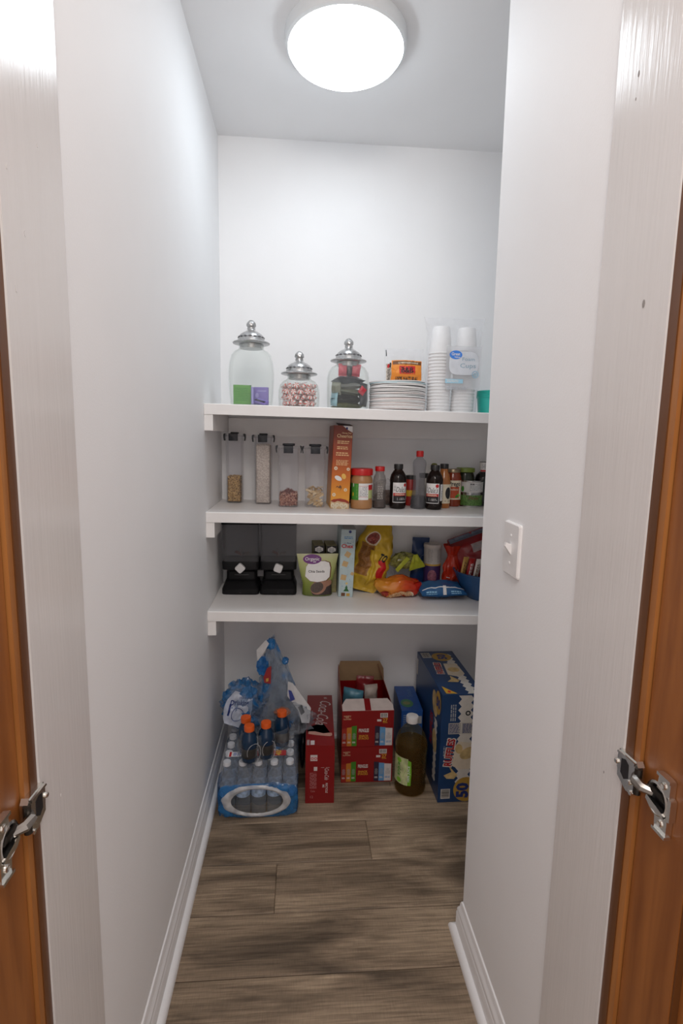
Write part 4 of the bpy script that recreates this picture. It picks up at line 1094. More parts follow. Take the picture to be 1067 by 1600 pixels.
# ------------------------------------------------------------------ stand-up pouch of seeds
t = thing('seed_pouch', 'green stand-up pouch of chia seeds with purple oval logo', 'pouch', (.404, 2.098, S3(.404) + .0006), (-.03, 0, .02))
off = Vector((3.3, 1.1, 7.7))
pw_, ph_ = .170, .171
def pouch(u, v, side, lift=0):
    w = .118 + (pw_ - .118) * min(1, max(0, v - .28) / .72) ** .9 if v > .28 else .118 + .012 * (1 - v / .28) * .4
    th = .050 * (1 - v) ** .55 * (1 - .0 * v) + .0015
    sh = max(0, 4 * u * (1 - u)) ** .45
    y = side * th / 2 * sh + noise.noise(Vector((u * 5, v * 5, side * 2)) + off) * .0022 * sh
    z = v * ph_ + (.004 * (1 - sh) if v < .05 else 0)
    return ((u - .5) * w, y + side * lift, z)
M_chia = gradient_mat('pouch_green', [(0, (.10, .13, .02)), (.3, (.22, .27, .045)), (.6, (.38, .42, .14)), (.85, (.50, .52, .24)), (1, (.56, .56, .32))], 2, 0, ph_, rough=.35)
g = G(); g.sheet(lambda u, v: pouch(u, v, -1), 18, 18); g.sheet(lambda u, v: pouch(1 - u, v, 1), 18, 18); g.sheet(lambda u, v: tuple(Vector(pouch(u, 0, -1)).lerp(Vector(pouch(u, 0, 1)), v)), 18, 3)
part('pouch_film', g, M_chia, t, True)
def Mp(x, y, l):
    v = min(max(y / ph_, 0), 1); w = abs(pouch(0, v, -1)[0]) * 2
    return pouch(min(max(x / w + .5, .01), .99), v, -1, l + .0010)
Mp.fine = .007
prints(t, Mp, 'dark_corner', mat('ink_seed_dark', (.035, .022, .02), var=.5, scale=300), [('poly', [(.058, .066), (.058, .004), (-.018, .004), (-.026, .018), (.02, .028)])], 0)
prints(t, Mp, 'spoon', mat('ink_wood_pink', (.34, .17, .11)), [('ell', .004, .036, .034, .027, .5), ('poly', [(.024, .058), (.050, .066), (.058, .060), (.058, .046), (.034, .036)])], 1)
prints(t, Mp, 'seed_heap', mat('ink_seeds', (.085, .06, .05), var=.6, scale=500), [('ell', -.002, .036, .027, .021, .45)], 2)
lab = [(-.050, .080), (-.046, .120), (-.03, .142), (.030, .142), (.047, .136), (.052, .115), (.049, .078), (.035, .064), (0, .058), (-.03, .062)]
prints(t, Mp, 'label_outline', K['brown'], [('poly', [(x * 1.05 + .002, (y - .1) * 1.05 + .1) for x, y in lab])], 1)
prints(t, Mp, 'white_label', K['white'], [('poly', lab)], 2)
prints(t, Mp, 'logo_oval', K['purple'], [('ell', -.0215, .150, .0375, .0195)], 3)
prints(t, Mp, 'logo_lettering', K['white'], [('text', 'Organic', -.0215, .1515, .0135, dict(bold=.01, w=.058)), ('lines', -.018, .1365, -.002, .142, 1)], 4)
prints(t, Mp, 'lettering', K['black'], [('text', 'Chia Seeds', -.0045, .101, .0095, dict(bold=.015, w=.066))], 3)

# two small tea boxes behind the pouch
M_teab = mat('olive_card', (.25, .22, .10), rough=.6, var=.25, scale=50)
for k, (x, y, lb) in enumerate(((.408, 2.135, 'small olive tea box with black front, left of the pair'), (.460, 2.133, 'small olive tea box with black front, right of the pair'))):
    t = thing('tea_box', lb, 'box', (x, y + .055, S3(x) + .0004), (0, 0, .06), 'pair of tea boxes')
    part('carton', G().rbox(.044, .11, 0, .199, .001, .0006, seg=1), M_teab, t, False)
    M = plane_map((0, -.055, 0), (1, 0, 0), (0, 0, 1))
    prints(t, M, 'black_front', K['black'], [('rect', -.0215, .120, .0215, .198)], 0)
    prints(t, M, 'white_emblem', K['white'], [('poly', [(-.0165, .176), (-.0165, .187), (-.009, .1905), (0, .195), (.009, .1905), (.0165, .187), (.0165, .176), (.009, .1725), (0, .168), (-.009, .1725)])], 1)
    prints(t, M, 'emblem_print', K['grey'], [('lines', -.012, .174, .012, .189, 3)], 2)
    for q in range(3): prints(t, M, 'gold_rule', mat('ink_dark_gold', (.16, .09, .03)), [('rect', -.0215, .02 + q * .03, .0215, .021 + q * .03)], 0)

# ------------------------------------------------------------------ pale blue cereal box
W_, H_, D_ = .059, .279, .17
t = thing('cereal_box', 'tall narrow pale blue cereal box on the lowest shelf', 'box', (.5165, 2.071 + D_ / 2, S3(.515) + .0004), (0, .032, .02))
part('carton', G().rbox(W_, D_, 0, H_, .0015, .0008, seg=1), mat('pale_blue_card', (.45, .56, .58), rough=.45), t, False)
part('top_flap', G().add([(-.02, -.08, H_ + .0005), (.028, -.08, H_ + .0005), (.026, -.02, H_ + .010), (-.022, -.02, H_ + .010), (-.02, -.08, H_ + .0015), (.028, -.08, H_ + .0015), (.026, -.02, H_ + .011), (-.022, -.02, H_ + .011)],
      [(0, 3, 2, 1), (4, 5, 6, 7), (0, 1, 5, 4), (1, 2, 6, 5), (2, 3, 7, 6), (3, 0, 4, 7)]), K['grey'], t, False)
M = plane_map((0, -D_ / 2, 0), (1, 0, 0), (0, 0, 1))
prints(t, M, 'brand_lettering', K['red'], [('text', 'Chex', -.002, .212, .0155, dict(bold=.03, w=.048))], 1)
prints(t, M, 'lettering', K['navy'], [('text', 'Rice', .004, .224, .006, dict(bold=.02, w=.016)), ('text', "it's", -.012, .224, .005, {})], 1)
prints(t, M, 'blue_print', K['steelblue'], [('lines', -.016, .240, .020, .252, 2, 4)], 1)
prints(t, M, 'round_mark', K['navy'], [('ell', .006, .270, .0058, .0058)], 1)
for k, (x, y, a) in enumerate(((.001, .177, .25), (-.008, .138, .5), (-.012, .082, .6), (.023, .098, .3))):
    s = .0155 if k < 3 else .009
    sq = [(x + s * math.cos(a + q * PI / 2), y + s * math.sin(a + q * PI / 2)) for q in range(4)]
    prints(t, M, 'printed_square', mat('ink_waffle', (.56, .38, .18), var=.25, scale=350), [('poly', sq)], 1)
prints(t, M, 'printed_star', K['chip'], [('ell', .002, .057, .005, .005)], 1)
prints(t, M, 'printed_tree', K['dkgreen'], [('poly', [(.002, .050), (.008, .038), (.005, .038), (.014, .024), (-.010, .024), (-.001, .038), (-.004, .038)])], 1)
prints(t, M, 'printed_gifts', K['brown'], [('rect', -.018, .004, -.002, .018, 2, 1)], 1)
prints(t, M, 'printed_gifts', K['gold'], [('rect', .003, .004, .017, .016, 2, 1)], 1)
rn = random.Random(4)
prints(t, M, 'blue_flecks', K['steelblue'], [('ell', rn.uniform(-.026, .026), rn.uniform(.02, .265), .0011, .0015) for k in range(26)], 0)['kind'] = 'stuff'
prints(t, plane_map((W_ / 2, 0, 0), (0, 1, 0), (0, 0, 1)), 'side_red_mark', K['red'], [('ell', -.055, .185, .016, .014)], 1)

# ------------------------------------------------------------------ chip bags
def bag_thing(name, label, loc, rot, w, h, t_, seed, m, **kw):
    t = thing(name, label, 'bag', loc, rot)
    g, M = pillow(w, h, t_, seed, **kw); part('bag_film', g, m, t, True)
    return t, M
M_ybag = mat('yellow_foil', (.60, .39, .03), rough=.25, var=.12, scale=20)
t, M = bag_thing('snack_bag', 'large yellow corn chip bag leaning upright on the lowest shelf', (.600, 2.140, S3(.6) + .008), (-.10, .23, -.12), .150, .318, .088, 31, M_ybag, crimp=.05, wr=.014, nu=34, nv=56, belly=.5, freq=24, wprof=lambda v: (.58 + .42 * min(1, v / .22)) if v < .22 else 1.0 - .50 * max(0, (v - .62) / .38) ** 1.2)
prints(t, M, 'brown_panel', mat('ink_toast', (.30, .13, .025), var=.25, scale=60), [('rect', -.060, .070, -.004, .205, 14, 24)], 0)
prints(t, M, 'panel_print', mat('ink_dim_brown', (.14, .05, .01)), [('lines', -.055, .100, -.008, .190, 14, 3)], 1)
prints(t, M, 'white_outline', K['cream'], [('ell', -.018, .228, .034, .031)], 0)
prints(t, M, 'picture_patch', mat('ink_patch', (.25, .05, .04), var=.4, scale=70), [('ell', -.018, .229, .028, .025)], 1)
prints(t, M, 'lettering', K['black'], [('text', 'TO', .047, .158, .030, dict(bold=.04, w=.034, rot=-.15))], 1)
prints(t, M, 'red_patch', K['red'], [('poly', [(.030, .145), (.062, .150), (.064, .070), (.040, .060), (.030, .100)])], 0)
prints(t, M, 'printed_chip', mat('ink_chip_gold', (.60, .36, .05)), [('poly', [(.008, .150), (.040, .120), (.004, .100)])], 1)
g = G()
def seam(u, v): 
    p = M(.0 + (u - .5) * .016 + .012 * math.sin(v * 4), .03 + v * .15, .002 + .009 * (1 - abs(2 * u - 1)))
    return p
g.sheet(seam, 4, 18); part('back_seam', g, M_ybag, t, True)

t = thing('snack_bag', 'orange and red snack bag lying low at the shelf front', 'bag', (.738, 2.098, S3(.74) + .0004), (0, 0, .05))
g = crumple(.088, .046, .048, 33, .17, 44, 26, squash=lambda p: (p[0] * (1.06 - 2.2 * max(0, p[2] - .055)), p[1] * 1.1, (p[2] if p[2] < .072 else .072 + (p[2] - .072) * .45) + .006 * math.sin(p[0] * 55 + 1)))
part('bag_film', g, gradient_mat('orange_red_foil', [(0, (.62, .26, .03)), (.35, (.64, .20, .02)), (.62, (.56, .06, .01)), (1, (.46, .012, .008))], 0, -.085, .085, rough=.2), t, 50)
M = g.front
prints(t, M, 'clear_window', mat('ink_window_food', (.55, .34, .18), var=.4, scale=120), [('poly', [(-.045, .012), (-.036, .026), (-.01, .030), (.048, .028), (.050, .010), (-.02, .008)])], 0)
prints(t, M, 'red_patch', mat('ink_deep_red', (.30, .02, .01)), [('ell', -.056, .024, .012, .014)], 0)
prints(t, M, 'window_edge', K['cream'], [('rect', .046, .010, .053, .028)], 1)

t = thing('snack_bag', 'yellow-green half-clear bag of brown snacks on top of orange bag', 'bag', (.778, 2.190, S3(.78) + .096), (0, .0, .15))
part('bag_film', crumple(.062, .035, .034, 14, .20, 26, 16), film('olive_film', (.36, .36, .10), .62, rough=.15, tint=(.8, .8, .6), patchy=.35, scale=40), t, False)
part('snacks', crumple(.048, .026, .024, 15, .25, 20, 12), mat('brown_snack', (.28, .14, .05), rough=.7, var=.4, scale=60), t, True)
M_lime = mat('lime_foil', (.42, .46, .035), rough=.3, var=.1)
g, M = pillow(.075, .070, .006, 44, wr=.006, wprof=lambda v: 1.0 - .75 * v); g.xf(Matrix.Translation((.050, -.030, .004)) @ Matrix.Rotation(-.25, 4, 'Y') @ Matrix.Rotation(.25, 4, 'X')); part('lime_flap', g, M_lime, t, True)
g, M = pillow(.018, .075, .005, 45, wr=.003); g.xf(Matrix.Translation((-.045, -.038, .0)) @ Matrix.Rotation(.75, 4, 'Y')); part('lime_twist', g, M_lime, t, True)
t = thing('plastic_bag', 'crumpled clear plastic wrapper between yellow bag and orange bag', 'bag', (.690, 2.185, S3(.69)))
part('clear_film', crumple(.045, .04, .075, 17, .25), M_wrap, t, False)
part('red_scrap', crumple(.02, .02, .03, 18, .3, 14, 10), mat('wine_scrap', (.20, .025, .03), rough=.4), t, False)

# oats canister
t = lathe_thing('canister', 'white and purple cardboard canister with a cream lid', 'canister', .906, 2.205, S3,
    [('tube_lower', [(.035, 0), (.0365, .001), (.0368, .112), (.036, .1125)], mat('purple_card', (.05, .022, .10), rough=.4)),
     ('tube_upper', [(.0355, .1126), (.0372, .113), (.0372, .190), (.036, .1905)], mat('white_card', (.50, .47, .44), rough=.5)),
     ('lid', [(.0370, .1905), (.0392, .191), (.0395, .202), (.0380, .2045), (.0340, .203), (.001, .2025)], mat('cream_lid', (.56, .51, .47), rough=.4), 40)])
M = cyl_map(.0374)
prints(t, M, 'small_print', mat('ink_mid_grey', (.32, .31, .30)), [('lines', -.030, .128, -.006, .186, 9, 2), ('lines', .012, .128, .036, .186, 9, 7)], 0)['kind'] = 'stuff'
prints(t, M, 'gold_edge', K['gold'], [('rect', -.045, .1135, .045, .121, 14)], 0)
prints(t, M, 'flower_print', mat('ink_rose', (.26, .09, .13), var=.5, scale=90), [('ell', -.008, .068, .020, .028)], 0)
# dark blue pouch behind the canister
t, M = bag_thing('pouch', 'dark blue pouch standing left of the purple canister', (.850, 2.225, S3(.85) + .001), (-.04, .05, .1), .075, .225, .026, 35, mat('navy_foil', (.012, .035, .12), rough=.3), crimp=.05, wr=.004, nu=12, nv=18)
prints(t, M, 'pale_mark', mat('ink_dim_blue', (.16, .22, .34)), [('ring', .012, .135, .016, .012)], 0)
# red gathered bag
t = thing('snack_bag', 'bright red bag tied near the top, right of the canister', 'bag', (.988, 2.185, S3(.99)))
def redbag(u, v):
    a = 2 * PI * u; z = v * .205
    r = .040 * (1 - .25 * v) if v < .55 else .040 * (.86 - 1.35 * (v - .55)) if v < .80 else .0205 + (v - .80) * .085
    n = noise.noise(Vector((math.cos(a) * 2.2, math.sin(a) * 2.2, z * 22)))
    k = 1 + .22 * n + .10 * math.sin(a * 7 + z * 40)
    return (r * k * math.cos(a), r * .75 * k * math.sin(a), z + .006 * n * v)
g = G().sheet(redbag, 30, 22, wrap=True)
M_rf = mat('red_foil', (.48, .030, .010), rough=.25, var=.15); part('bag_film', g, mat('red_foil', (.48, .030, .010), rough=.25, var=.15), t, False)
part('tie', G().lathe([(.0195, .160), (.0212, .161), (.0212, .164), (.0195, .165)], 16), MATS['red_foil'], t)
Mr = lambda x, y, l: (lambda p: (p[0], p[1] - .003 - l, p[2]))(redbag(.75 + x / .24, y / .205))
prints(t, Mr, 'white_mark', K['white'], [('rect', .020, .096, .030, .104, 2, 2)], 0)
prints(t, Mr, 'white_strip', K['white'], [('rect', -.034, .066, -.016, .069, 4, 1)], 0)
prints(t, Mr, 'maroon_patch', mat('ink_maroon', (.16, .015, .01)), [('rect', -.034, .006, .020, .060, 8, 6)], 0)  # flat patch of darker red low on the bag
# blue flat bag in front
t = thing('snack_bag', 'blue snack bag lying flat at the shelf front', 'bag', (.915, 2.085, S3(.915) + .0275), (-PI / 2 + .0, 0, .10))
g, M = pillow(.190, .120, .052, 51, crimp=.10, wr=.003, nu=26, nv=18, belly=.5); 
T = Matrix.Translation((0, 0, -.06)); g.xf(T); part('bag_film', g, mat('blue_foil', (.022, .105, .27), rough=.25, var=.08, scale=15), t, True)
Mt = lambda x, y, l: tuple(T @ Vector(M(x, y, l)))
# the map lies on the upper side after the turn: y runs away from the viewer
t.rotation_euler = (-PI / 2 + .22, 0, .06); t.location.z += .012
Mt = lambda x, y, l: tuple(T @ Vector(M(x, y, l)))
Mt.fine = .008
prints(t, Mt, 'white_rule', K['white'], [('rect', -.090, .027, .092, .030, 20, 1)], 0)
prints(t, Mt, 'white_tab', K['white'], [('poly', [(-.006, .002), (.008, .002), (.012, .034), (-.002, .034)])], 1)
prints(t, Mt, 'seal_print', K['ltblue'], [('lines', -.075, .006, -.030, .020, 2, 3), ('lines', .030, .008, .075, .020, 2, 8)], 0)['kind'] = 'stuff'

# blue bowl with wrapped sweets
M_bb = mat('blue_plastic', (.018, .075, .20), rough=.35)
t = lathe_thing('bowl', 'large dark blue plastic bowl half hidden behind the right wall', 'bowl', 1.112, 2.105, S3,
    [('bowl_body', [(.070, .002), (.075, .002), (.100, .040), (.122, .085), (.133, .112), (.137, .114), (.137, .117), (.131, .118), (.118, .086), (.096, .043), (.071, .006), (.001, .005)], M_bb, 56)])
t, M = bag_thing('snack_bag', 'large red bag slumped in the blue bowl with label sticker', (1.140, 2.135, S3(1.15) + .052), (-.28, -.38, -.1), .20, .235, .085, 61, mat('dark_red_foil', (.26, .012, .016), rough=.25, var=.15, scale=12), crimp=.06, wr=.009, nu=24, nv=26, freq=22)
prints(t, M, 'zip_strip', mat('ink_blue_grey', (.13, .16, .22)), [('rect', -.098, .212, .098, .232, 18, 2)], 0)
prints(t, M, 'sticker', mat('ink_dim_sticker', (.42, .33, .32)), [('rect', -.018, .145, .050, .182, 8, 4)], 0)
prints(t, M, 'sticker_print', K['grey'], [('lines', -.010, .155, .042, .176, 2, 2)], 1)
for k, (x, y, z, c, lb) in enumerate(((1.002, 2.085, .106, (.50, .30, .08), 'gold wrapped candy bar standing in blue bowl, leftmost'), (1.022, 2.068, .104, (.38, .015, .015), 'red wrapped candy bar standing in blue bowl beside white one'), (1.044, 2.050, .106, (.62, .58, .54), 'white wrapped candy bar standing in blue bowl'))):
    t, M = bag_thing('candy_bar', lb, (x, y, S3(x) + z - .022), (.12, .12, .25), .024, .095, .012, 70 + k, mat('bar_wrap_%d' % k, c, rough=.3), crimp=.12, wr=.0012)
    t['category'] = 'candy'; t['group'] = 'candy bars in the blue bowl'
    prints(t, M, 'bar_print', K['brown'] if k != 1 else K['white'], [('lines', -.008, .02, .006, .075, 2, k, True)], 0)
# ------------------------------------------------------------------ shrink-wrapped pack of water bottles
M_pet = film('pet_bottle', (.62, .68, .75), .05, rough=.06, tint=(.93, .95, .97))
M_bcap = mat('white_bottle_cap', (.62, .64, .68), rough=.4)
M_blab = mat('bottle_label', (.30, .40, .55), rough=.4, var=.45, scale=70)
BX0, BY0, BP = .0775, 1.777, .0562
proto = thing('water_bottle', 'clear water bottle with white cap in the wrapped pack on floor', 'bottle', (BX0, BY0, .0012), 0, 'bottles in the water pack')
rb = lambda a, z: 0
prof = [(.020, 0), (.0258, .004), (.0268, .010), (.0258, .018), (.0268, .026), (.0258, .034), (.0268, .042), (.0258, .050), (.0268, .058), (.0258, .066), (.0270, .076), (.0270, .118), (.0262, .126), (.0235, .146), (.0180, .166), (.0130, .180), (.0118, .186), (.0118, .192)]
part('bottle_shell', G().lathe(prof, 18), M_pet, proto, True)
part('cap', G().lathe([(.0128, .1905), (.0138, .191), (.0140, .203), (.0132, .2050), (.001, .2052)], 18), M_bcap, proto, 40)
part('paper_band', G().lathe([(.0273, .078), (.0274, .0785), (.0274, .1155), (.0273, .116)], 18, cap0=False, cap1=False), M_blab, proto, True)
ORDR = ['front', 'second', 'third', 'fourth', 'fifth', 'sixth', 'seventh', 'rear']
ORDC = ['leftmost', 'second from left', 'middle', 'second from right', 'rightmost']
for r in range(8):
    for c in range(5):
        loc = (BX0 + c * BP + rnd.uniform(-.0005, .0005), BY0 + r * BP, .0012)
        lb = 'clear water bottle in the wrapped pack, %s row, %s' % (ORDR[r], ORDC[c])
        if r == c == 0: proto['label'] = lb; proto.location = loc
        else: copy_tree(proto, None, loc, None, lb)
PX0, PX1 = BX0 - .0300, BX0 + 4 * BP + .0300; PY0, PY1 = BY0 - .0300, BY0 + 7 * BP + .0300
t = thing('shrink_wrap', 'blue and clear shrink wrap around the 40 bottle water pack', 'wrap', ((PX0 + PX1) / 2, (PY0 + PY1) / 2, 0))
M_blue = film('blue_printed_wrap', (.03, .20, .50), .50, rough=.12, tint=(.45, .65, .88), patchy=.30, scale=18)
wx, wy = PX1 - PX0, PY1 - PY0
def around(u, n=16):        # outline of the pack, counter-clockwise from the front left corner
    L_ = 2 * (wx + wy); s = (u % 1.0) * L_
    if s < wx: return (-wx / 2 + s, -wy / 2)
    s -= wx
    if s < wy: return (wx / 2, -wy / 2 + s)
    s -= wy
    if s < wx: return (wx / 2 - s, wy / 2)
    return (-wx / 2, wy / 2 - (s - wx))
def sidef(u, v):
    x, y = around(u); z = .003 + v * (.125 + .02 * math.sin(u * 40))
    n = noise.noise(Vector((x * 30, y * 30, z * 30)))
    cx_ = 1 - .05 * max(0, 1 - z / .03)
    return (x * cx_ + .003 * n, y * cx_ + .003 * n, z)
# front side of the blue wrap keeps the big oval hand hole open
def front_ring(u, v):
    a = 2 * PI * u
    ox, oz = .112 * math.cos(a), .068 + .054 * math.sin(a)
    nz_ = noise.noise(Vector((math.cos(a) * 4, math.sin(a) * 4, 7)))
    ex = math.copysign(abs(math.cos(a)) ** .42, math.cos(a)) * (wx / 2 + .003 * nz_); ez = .068 + math.copysign(abs(math.sin(a)) ** .42, math.sin(a)) * (.066 + .006 * nz_)
    x = ox + (ex - ox) * v; z = max(.0015, oz + (ez - oz) * v)
    return (x, -wy / 2 - .003 + .006 * noise.noise(Vector((x * 40, 3, z * 40))) + .006 * v ** 3, z)
part('blue_front', G().sheet(front_ring, 64, 5, wrap=True), M_blue, t, True)
fu = wx / (2 * (wx + wy))
part('blue_side', G().sheet(lambda u, v: sidef(fu + u * (1 - fu), v), 60, 8), M_blue, t, True)
def rim(u, v):
    a = 2 * PI * u; nz_ = noise.noise(Vector((math.cos(a) * 3, math.sin(a) * 3, 1)))
    ro = 1.20 + .05 * nz_ + .06 * max(0, math.sin(a)) + .05 * max(0, -math.cos(a)); ri = .93
    k = ri + (ro - ri) * v; bul = math.sin(PI * v) * .006
    return (.100 * math.cos(a) * k - .003, -wy / 2 - .004 - bul + .0025 * noise.noise(Vector((a * 9, v * 5, 2))), .069 + .050 * math.sin(a) * k)
part('hand_hole_rim', G().sheet(rim, 72, 8, wrap=True), film('stretched_white_film', (.62, .62, .63), .66, rough=.2, tint=(.85, .86, .88), patchy=.25, scale=22), t, True)
# clear film stretched over shoulders and caps
def topf(u, v):
    x, y = around(u); z0_ = .127
    k = 1 - .22 * v * v * (1 if v > .0 else 0)
    z = z0_ + (.083 * math.sin(min(1, v * 1.25) * PI / 2)) if v < .8 else .210
    kx = 1 - .20 * v; 
    n = noise.noise(Vector((x * 35, y * 35, v * 4)))
    return (x * kx + .003 * n, y * (1 - .12 * v) + .003 * n, z + .0015 * n)
part('clear_shoulder_film', G().sheet(topf, 72, 8, wrap=True), M_wrap, t, False)
part('clear_top_film', G().sheet(lambda u, v: ((u - .5) * wx * .80, (v - .5) * wy * .88, .2105 + .0015 * noise.noise(Vector((u * 12, v * 18, 5)))), 20, 26), M_wrap, t, False)
Mt = plane_map((0, -wy / 2, .2125), (1, 0, 0), (0, 1, 0))
prints(t, Mt, 'red_band', K['red'], [('rect', -.055, .045, .098, .078)], 0)
prints(t, Mt, 'band_lettering', K['yellow'], [('text', '40', .070, .0615, .020, dict(bold=.03, rot=PI / 2, sx=1.1)), ('text', 'PACK', .046, .0615, .010, dict(bold=.02, rot=PI / 2, w=.026))], 1)
prints(t, Mt, 'white_band', K['white'], [('rect', -.112, .045, -.058, .074)], 0)
prints(t, Mt, 'band_red_edge', K['red'], [('rect', -.108, .045, -.100, .074)], 1)
prints(t, Mt, 'band_print', K['blue'], [('lines', -.094, .049, -.062, .070, 3)], 1)
prints(t, Mt, 'blue_top_print', M_blue, [('poly', [(.06, .085), (.10, .10), (.105, .16), (.05, .15)])], 0)

# ------------------------------------------------------------------ pack of blue sports drink on top
M_sport = mat('deep_blue_drink', (.005, .026, .065), rough=.08); M_ocap = mat('orange_cap', (.68, .10, .010), rough=.4)
sb0 = None
SZ = .2140
A = Vector((.158, 1.770)); ex = Vector((.0580, .020)); ey = Vector((-.018, .0585))
spos = []
for r in range(2):
    for c in range(3):
        p = A + ex * c + ey * r
        if (r, c) == (0, 2): p = Vector((.270, 1.866))
        spos.append(p)
sl = ['front left', 'front right', 'rear right', 'rear left', 'rear middle', 'rear right']
for k, p in enumerate(spos):
    if k > 3: continue
    lb = 'blue sports drink bottle with orange cap, %s of the wrapped drinks' % sl[k]
    if sb0 is None:
        sb0 = thing('sports_bottle', lb, 'bottle', (p.x, p.y, SZ), 0, 'sports drink bottles')
        part('bottle_body', G().lathe([(.024, 0), (.0275, .003), (.0285, .020), (.0275, .036), (.0275, .050), (.0292, .062), (.0288, .078), (.0250, .096), (.0185, .106), (.0165, .110), (.0165, .116)], 24), M_sport, sb0, True)
        part('label_band', G().lathe([(.0281, .018), (.0289, .0185), (.0281, .036), (.0281, .050), (.0288, .0535), (.0287, .054)], 24, cap0=False, cap1=False), mat('sports_label', (.03, .028, .026), rough=.35, var=.4, scale=40), sb0, True)
        part('cap', G().lathe([(.0170, .1135), (.0182, .114), (.0185, .129), (.0175, .1325), (.001, .133)], 40, flute=lambda a, z: .02 * math.sin(a * 20) if z < .13 else 0), M_ocap, sb0, 40)
    else: copy_tree(sb0, None, (p.x, p.y, SZ), (0, 0, k), lb)
ctr = sum((Vector((p.x, p.y)) for p in spos), Vector((0, 0))) / 6
t = thing('shrink_wrap', 'clear film around the blue sports drink bottles', 'wrap', (ctr.x, ctr.y, SZ), math.atan2(ex.y, ex.x))
def sp_wrap(u, v):
    a = 2 * PI * u; c, s = math.cos(a), math.sin(a)
    k = 1 - .14 * v * v
    x = .096 * math.copysign(abs(c) ** .45, c) * k; y = .064 * math.copysign(abs(s) ** .45, s) * k
    n = noise.noise(Vector((x * 30, y * 30, v * 5)))
    return (x + .003 * n, y + .004 * n, .002 + v * .092)
M_film2 = film('milky_film', (.55, .57, .60), .06, rough=.12, tint=(.95, .96, .97), patchy=.05, scale=30)
part('film_side', G().sheet(sp_wrap, 48, 8, wrap=True), M_film2, t, False)
for cx_ in (-.055, .0):
    rimp = [(cx_ + .024 * math.cos(a) * (1 + .2 * math.sin(a)), -.066 + .004 * math.sin(a * 2), .036 + .036 * math.sin(a)) for a in [2 * PI * k / 28 for k in range(29)]]
    part('film_hole_rim', G().tube(rimp, .0012, 6), mat('white_film_edge', (.34, .34, .35), rough=.3), t, True)

# ------------------------------------------------------------------ empty crumpled wrappers heaped behind
M_film3 = film('grey_clear_film', (.42, .45, .50), .13, rough=.12, tint=(.88, .90, .92), patchy=.13, scale=22)
def two_film(name, ca, cb, alpha_a, alpha_b, lo, hi, scale):
    """printed wrap: clear areas and inked areas in large patches"""
    m = film(name, ca, alpha_a, rough=.14, tint=(.82, .88, .94)); N, L = m.node_tree.nodes, m.node_tree.links
    b = N['Principled BSDF']; tc = N.new('ShaderNodeTexCoord'); nz = N.new('ShaderNodeTexNoise'); nz.inputs['Scale'].default_value = scale; nz.inputs['Detail'].default_value = 1
    L.new(tc.outputs['Object'], nz.inputs['Vector'])
    mr = N.new('ShaderNodeMapRange'); mr.inputs[1].default_value = lo; mr.inputs[2].default_value = hi; L.new(nz.outputs['Fac'], mr.inputs[0])
    mc = N.new('ShaderNodeMixRGB'); mc.inputs[1].default_value = (*ca, 1); mc.inputs[2].default_value = (*cb, 1); L.new(mr.outputs[0], mc.inputs[0]); L.new(mc.outputs[0], b.inputs['Base Color'])
    ma = N.new('ShaderNodeMapRange'); ma.inputs[3].default_value = alpha_a; ma.inputs[4].default_value = alpha_b; L.new(mr.outputs[0], ma.inputs[0])
    add = [n for n in N if n.type == 'MATH' and n.operation == 'ADD'][0]; L.new(ma.outputs[0], add.inputs[1])
    return m
M_bluef = two_film('blue_clear_film', (.34, .40, .50), (.02, .15, .38), .16, .72, .40, .58, 20)
M_tallf = two_film('blue_grey_film', (.42, .45, .50), (.025, .17, .42), .14, .60, .53, .64, 11)
HB = .2175
t = thing('empty_wrapper', 'tall crumpled clear wrapper with white barcode label on the water pack', 'wrapper', (.262, 2.000, HB))
def cone(p):     # blob drawn up into a ragged peak
    h = min(max(p[2] / .36, 0), 1); k = 1 - .80 * h ** .75
    return (p[0] * k - .040 * h, p[1] * k, min(p[2], .362 + p[0] * .3))
part('clear_film', crumple(.118, .085, .185, 41, .26, 52, 40, squash=cone), M_tallf, t, False)
part('inner_fold', crumple(.085, .055, .130, 47, .32, 36, 28, squash=cone), M_film3, t, False)
def scrap(name, pts, m, dy=0.0, thick=.0012):
    g = G(); n = len(pts)
    front = [(x, y, z) for x, y, z in pts]; back = [(x, y + thick, z) for x, y, z in pts]
    g.add(front + back, [tuple(range(n)), tuple(range(2 * n - 1, n - 1, -1))] + [(i, n + i, n + (i + 1) % n, (i + 1) % n) for i in range(n)])
    return part(name, g, m, t, False)
M_wlab = mat('white_film_label', (.52, .52, .53), rough=.4, var=.08)
scrap('white_label', [(.028, -.052, .205), (.046, -.056, .200), (.118, -.074, .105), (.112, -.088, .050), (.082, -.088, .052), (.070, -.078, .095), (.050, -.070, .120), (.026, -.062, .150)], M_wlab)
scrap('blue_print', [(.030, -.0640, .176), (.042, -.0655, .172), (.056, -.0705, .140), (.038, -.0715, .132)], mat('ink_royal', (.02, .035, .22)))
scrap('barcode', [(.068, -.0795, .112), (.082, -.0800, .122), (.094, -.0845, .094), (.080, -.0850, .082)], K['black'])
scrap('white_strip', [(-.090, -.040, .285), (-.094, -.042, .330), (-.058, -.034, .368), (-.046, -.034, .352), (-.070, -.040, .310)], M_wlab)
scrap('red_scrap', [(-.052, -.054, .262), (-.036, -.055, .270), (-.038, -.060, .200), (-.062, -.060, .205), (-.066, -.058, .225)], mat('ink_dim_red', (.26, .01, .012)))
scrap('red_scrap_print', [(-.056, -.0612, .222), (-.046, -.0612, .224), (-.047, -.0622, .212), (-.056, -.0622, .210)], K['gold'])
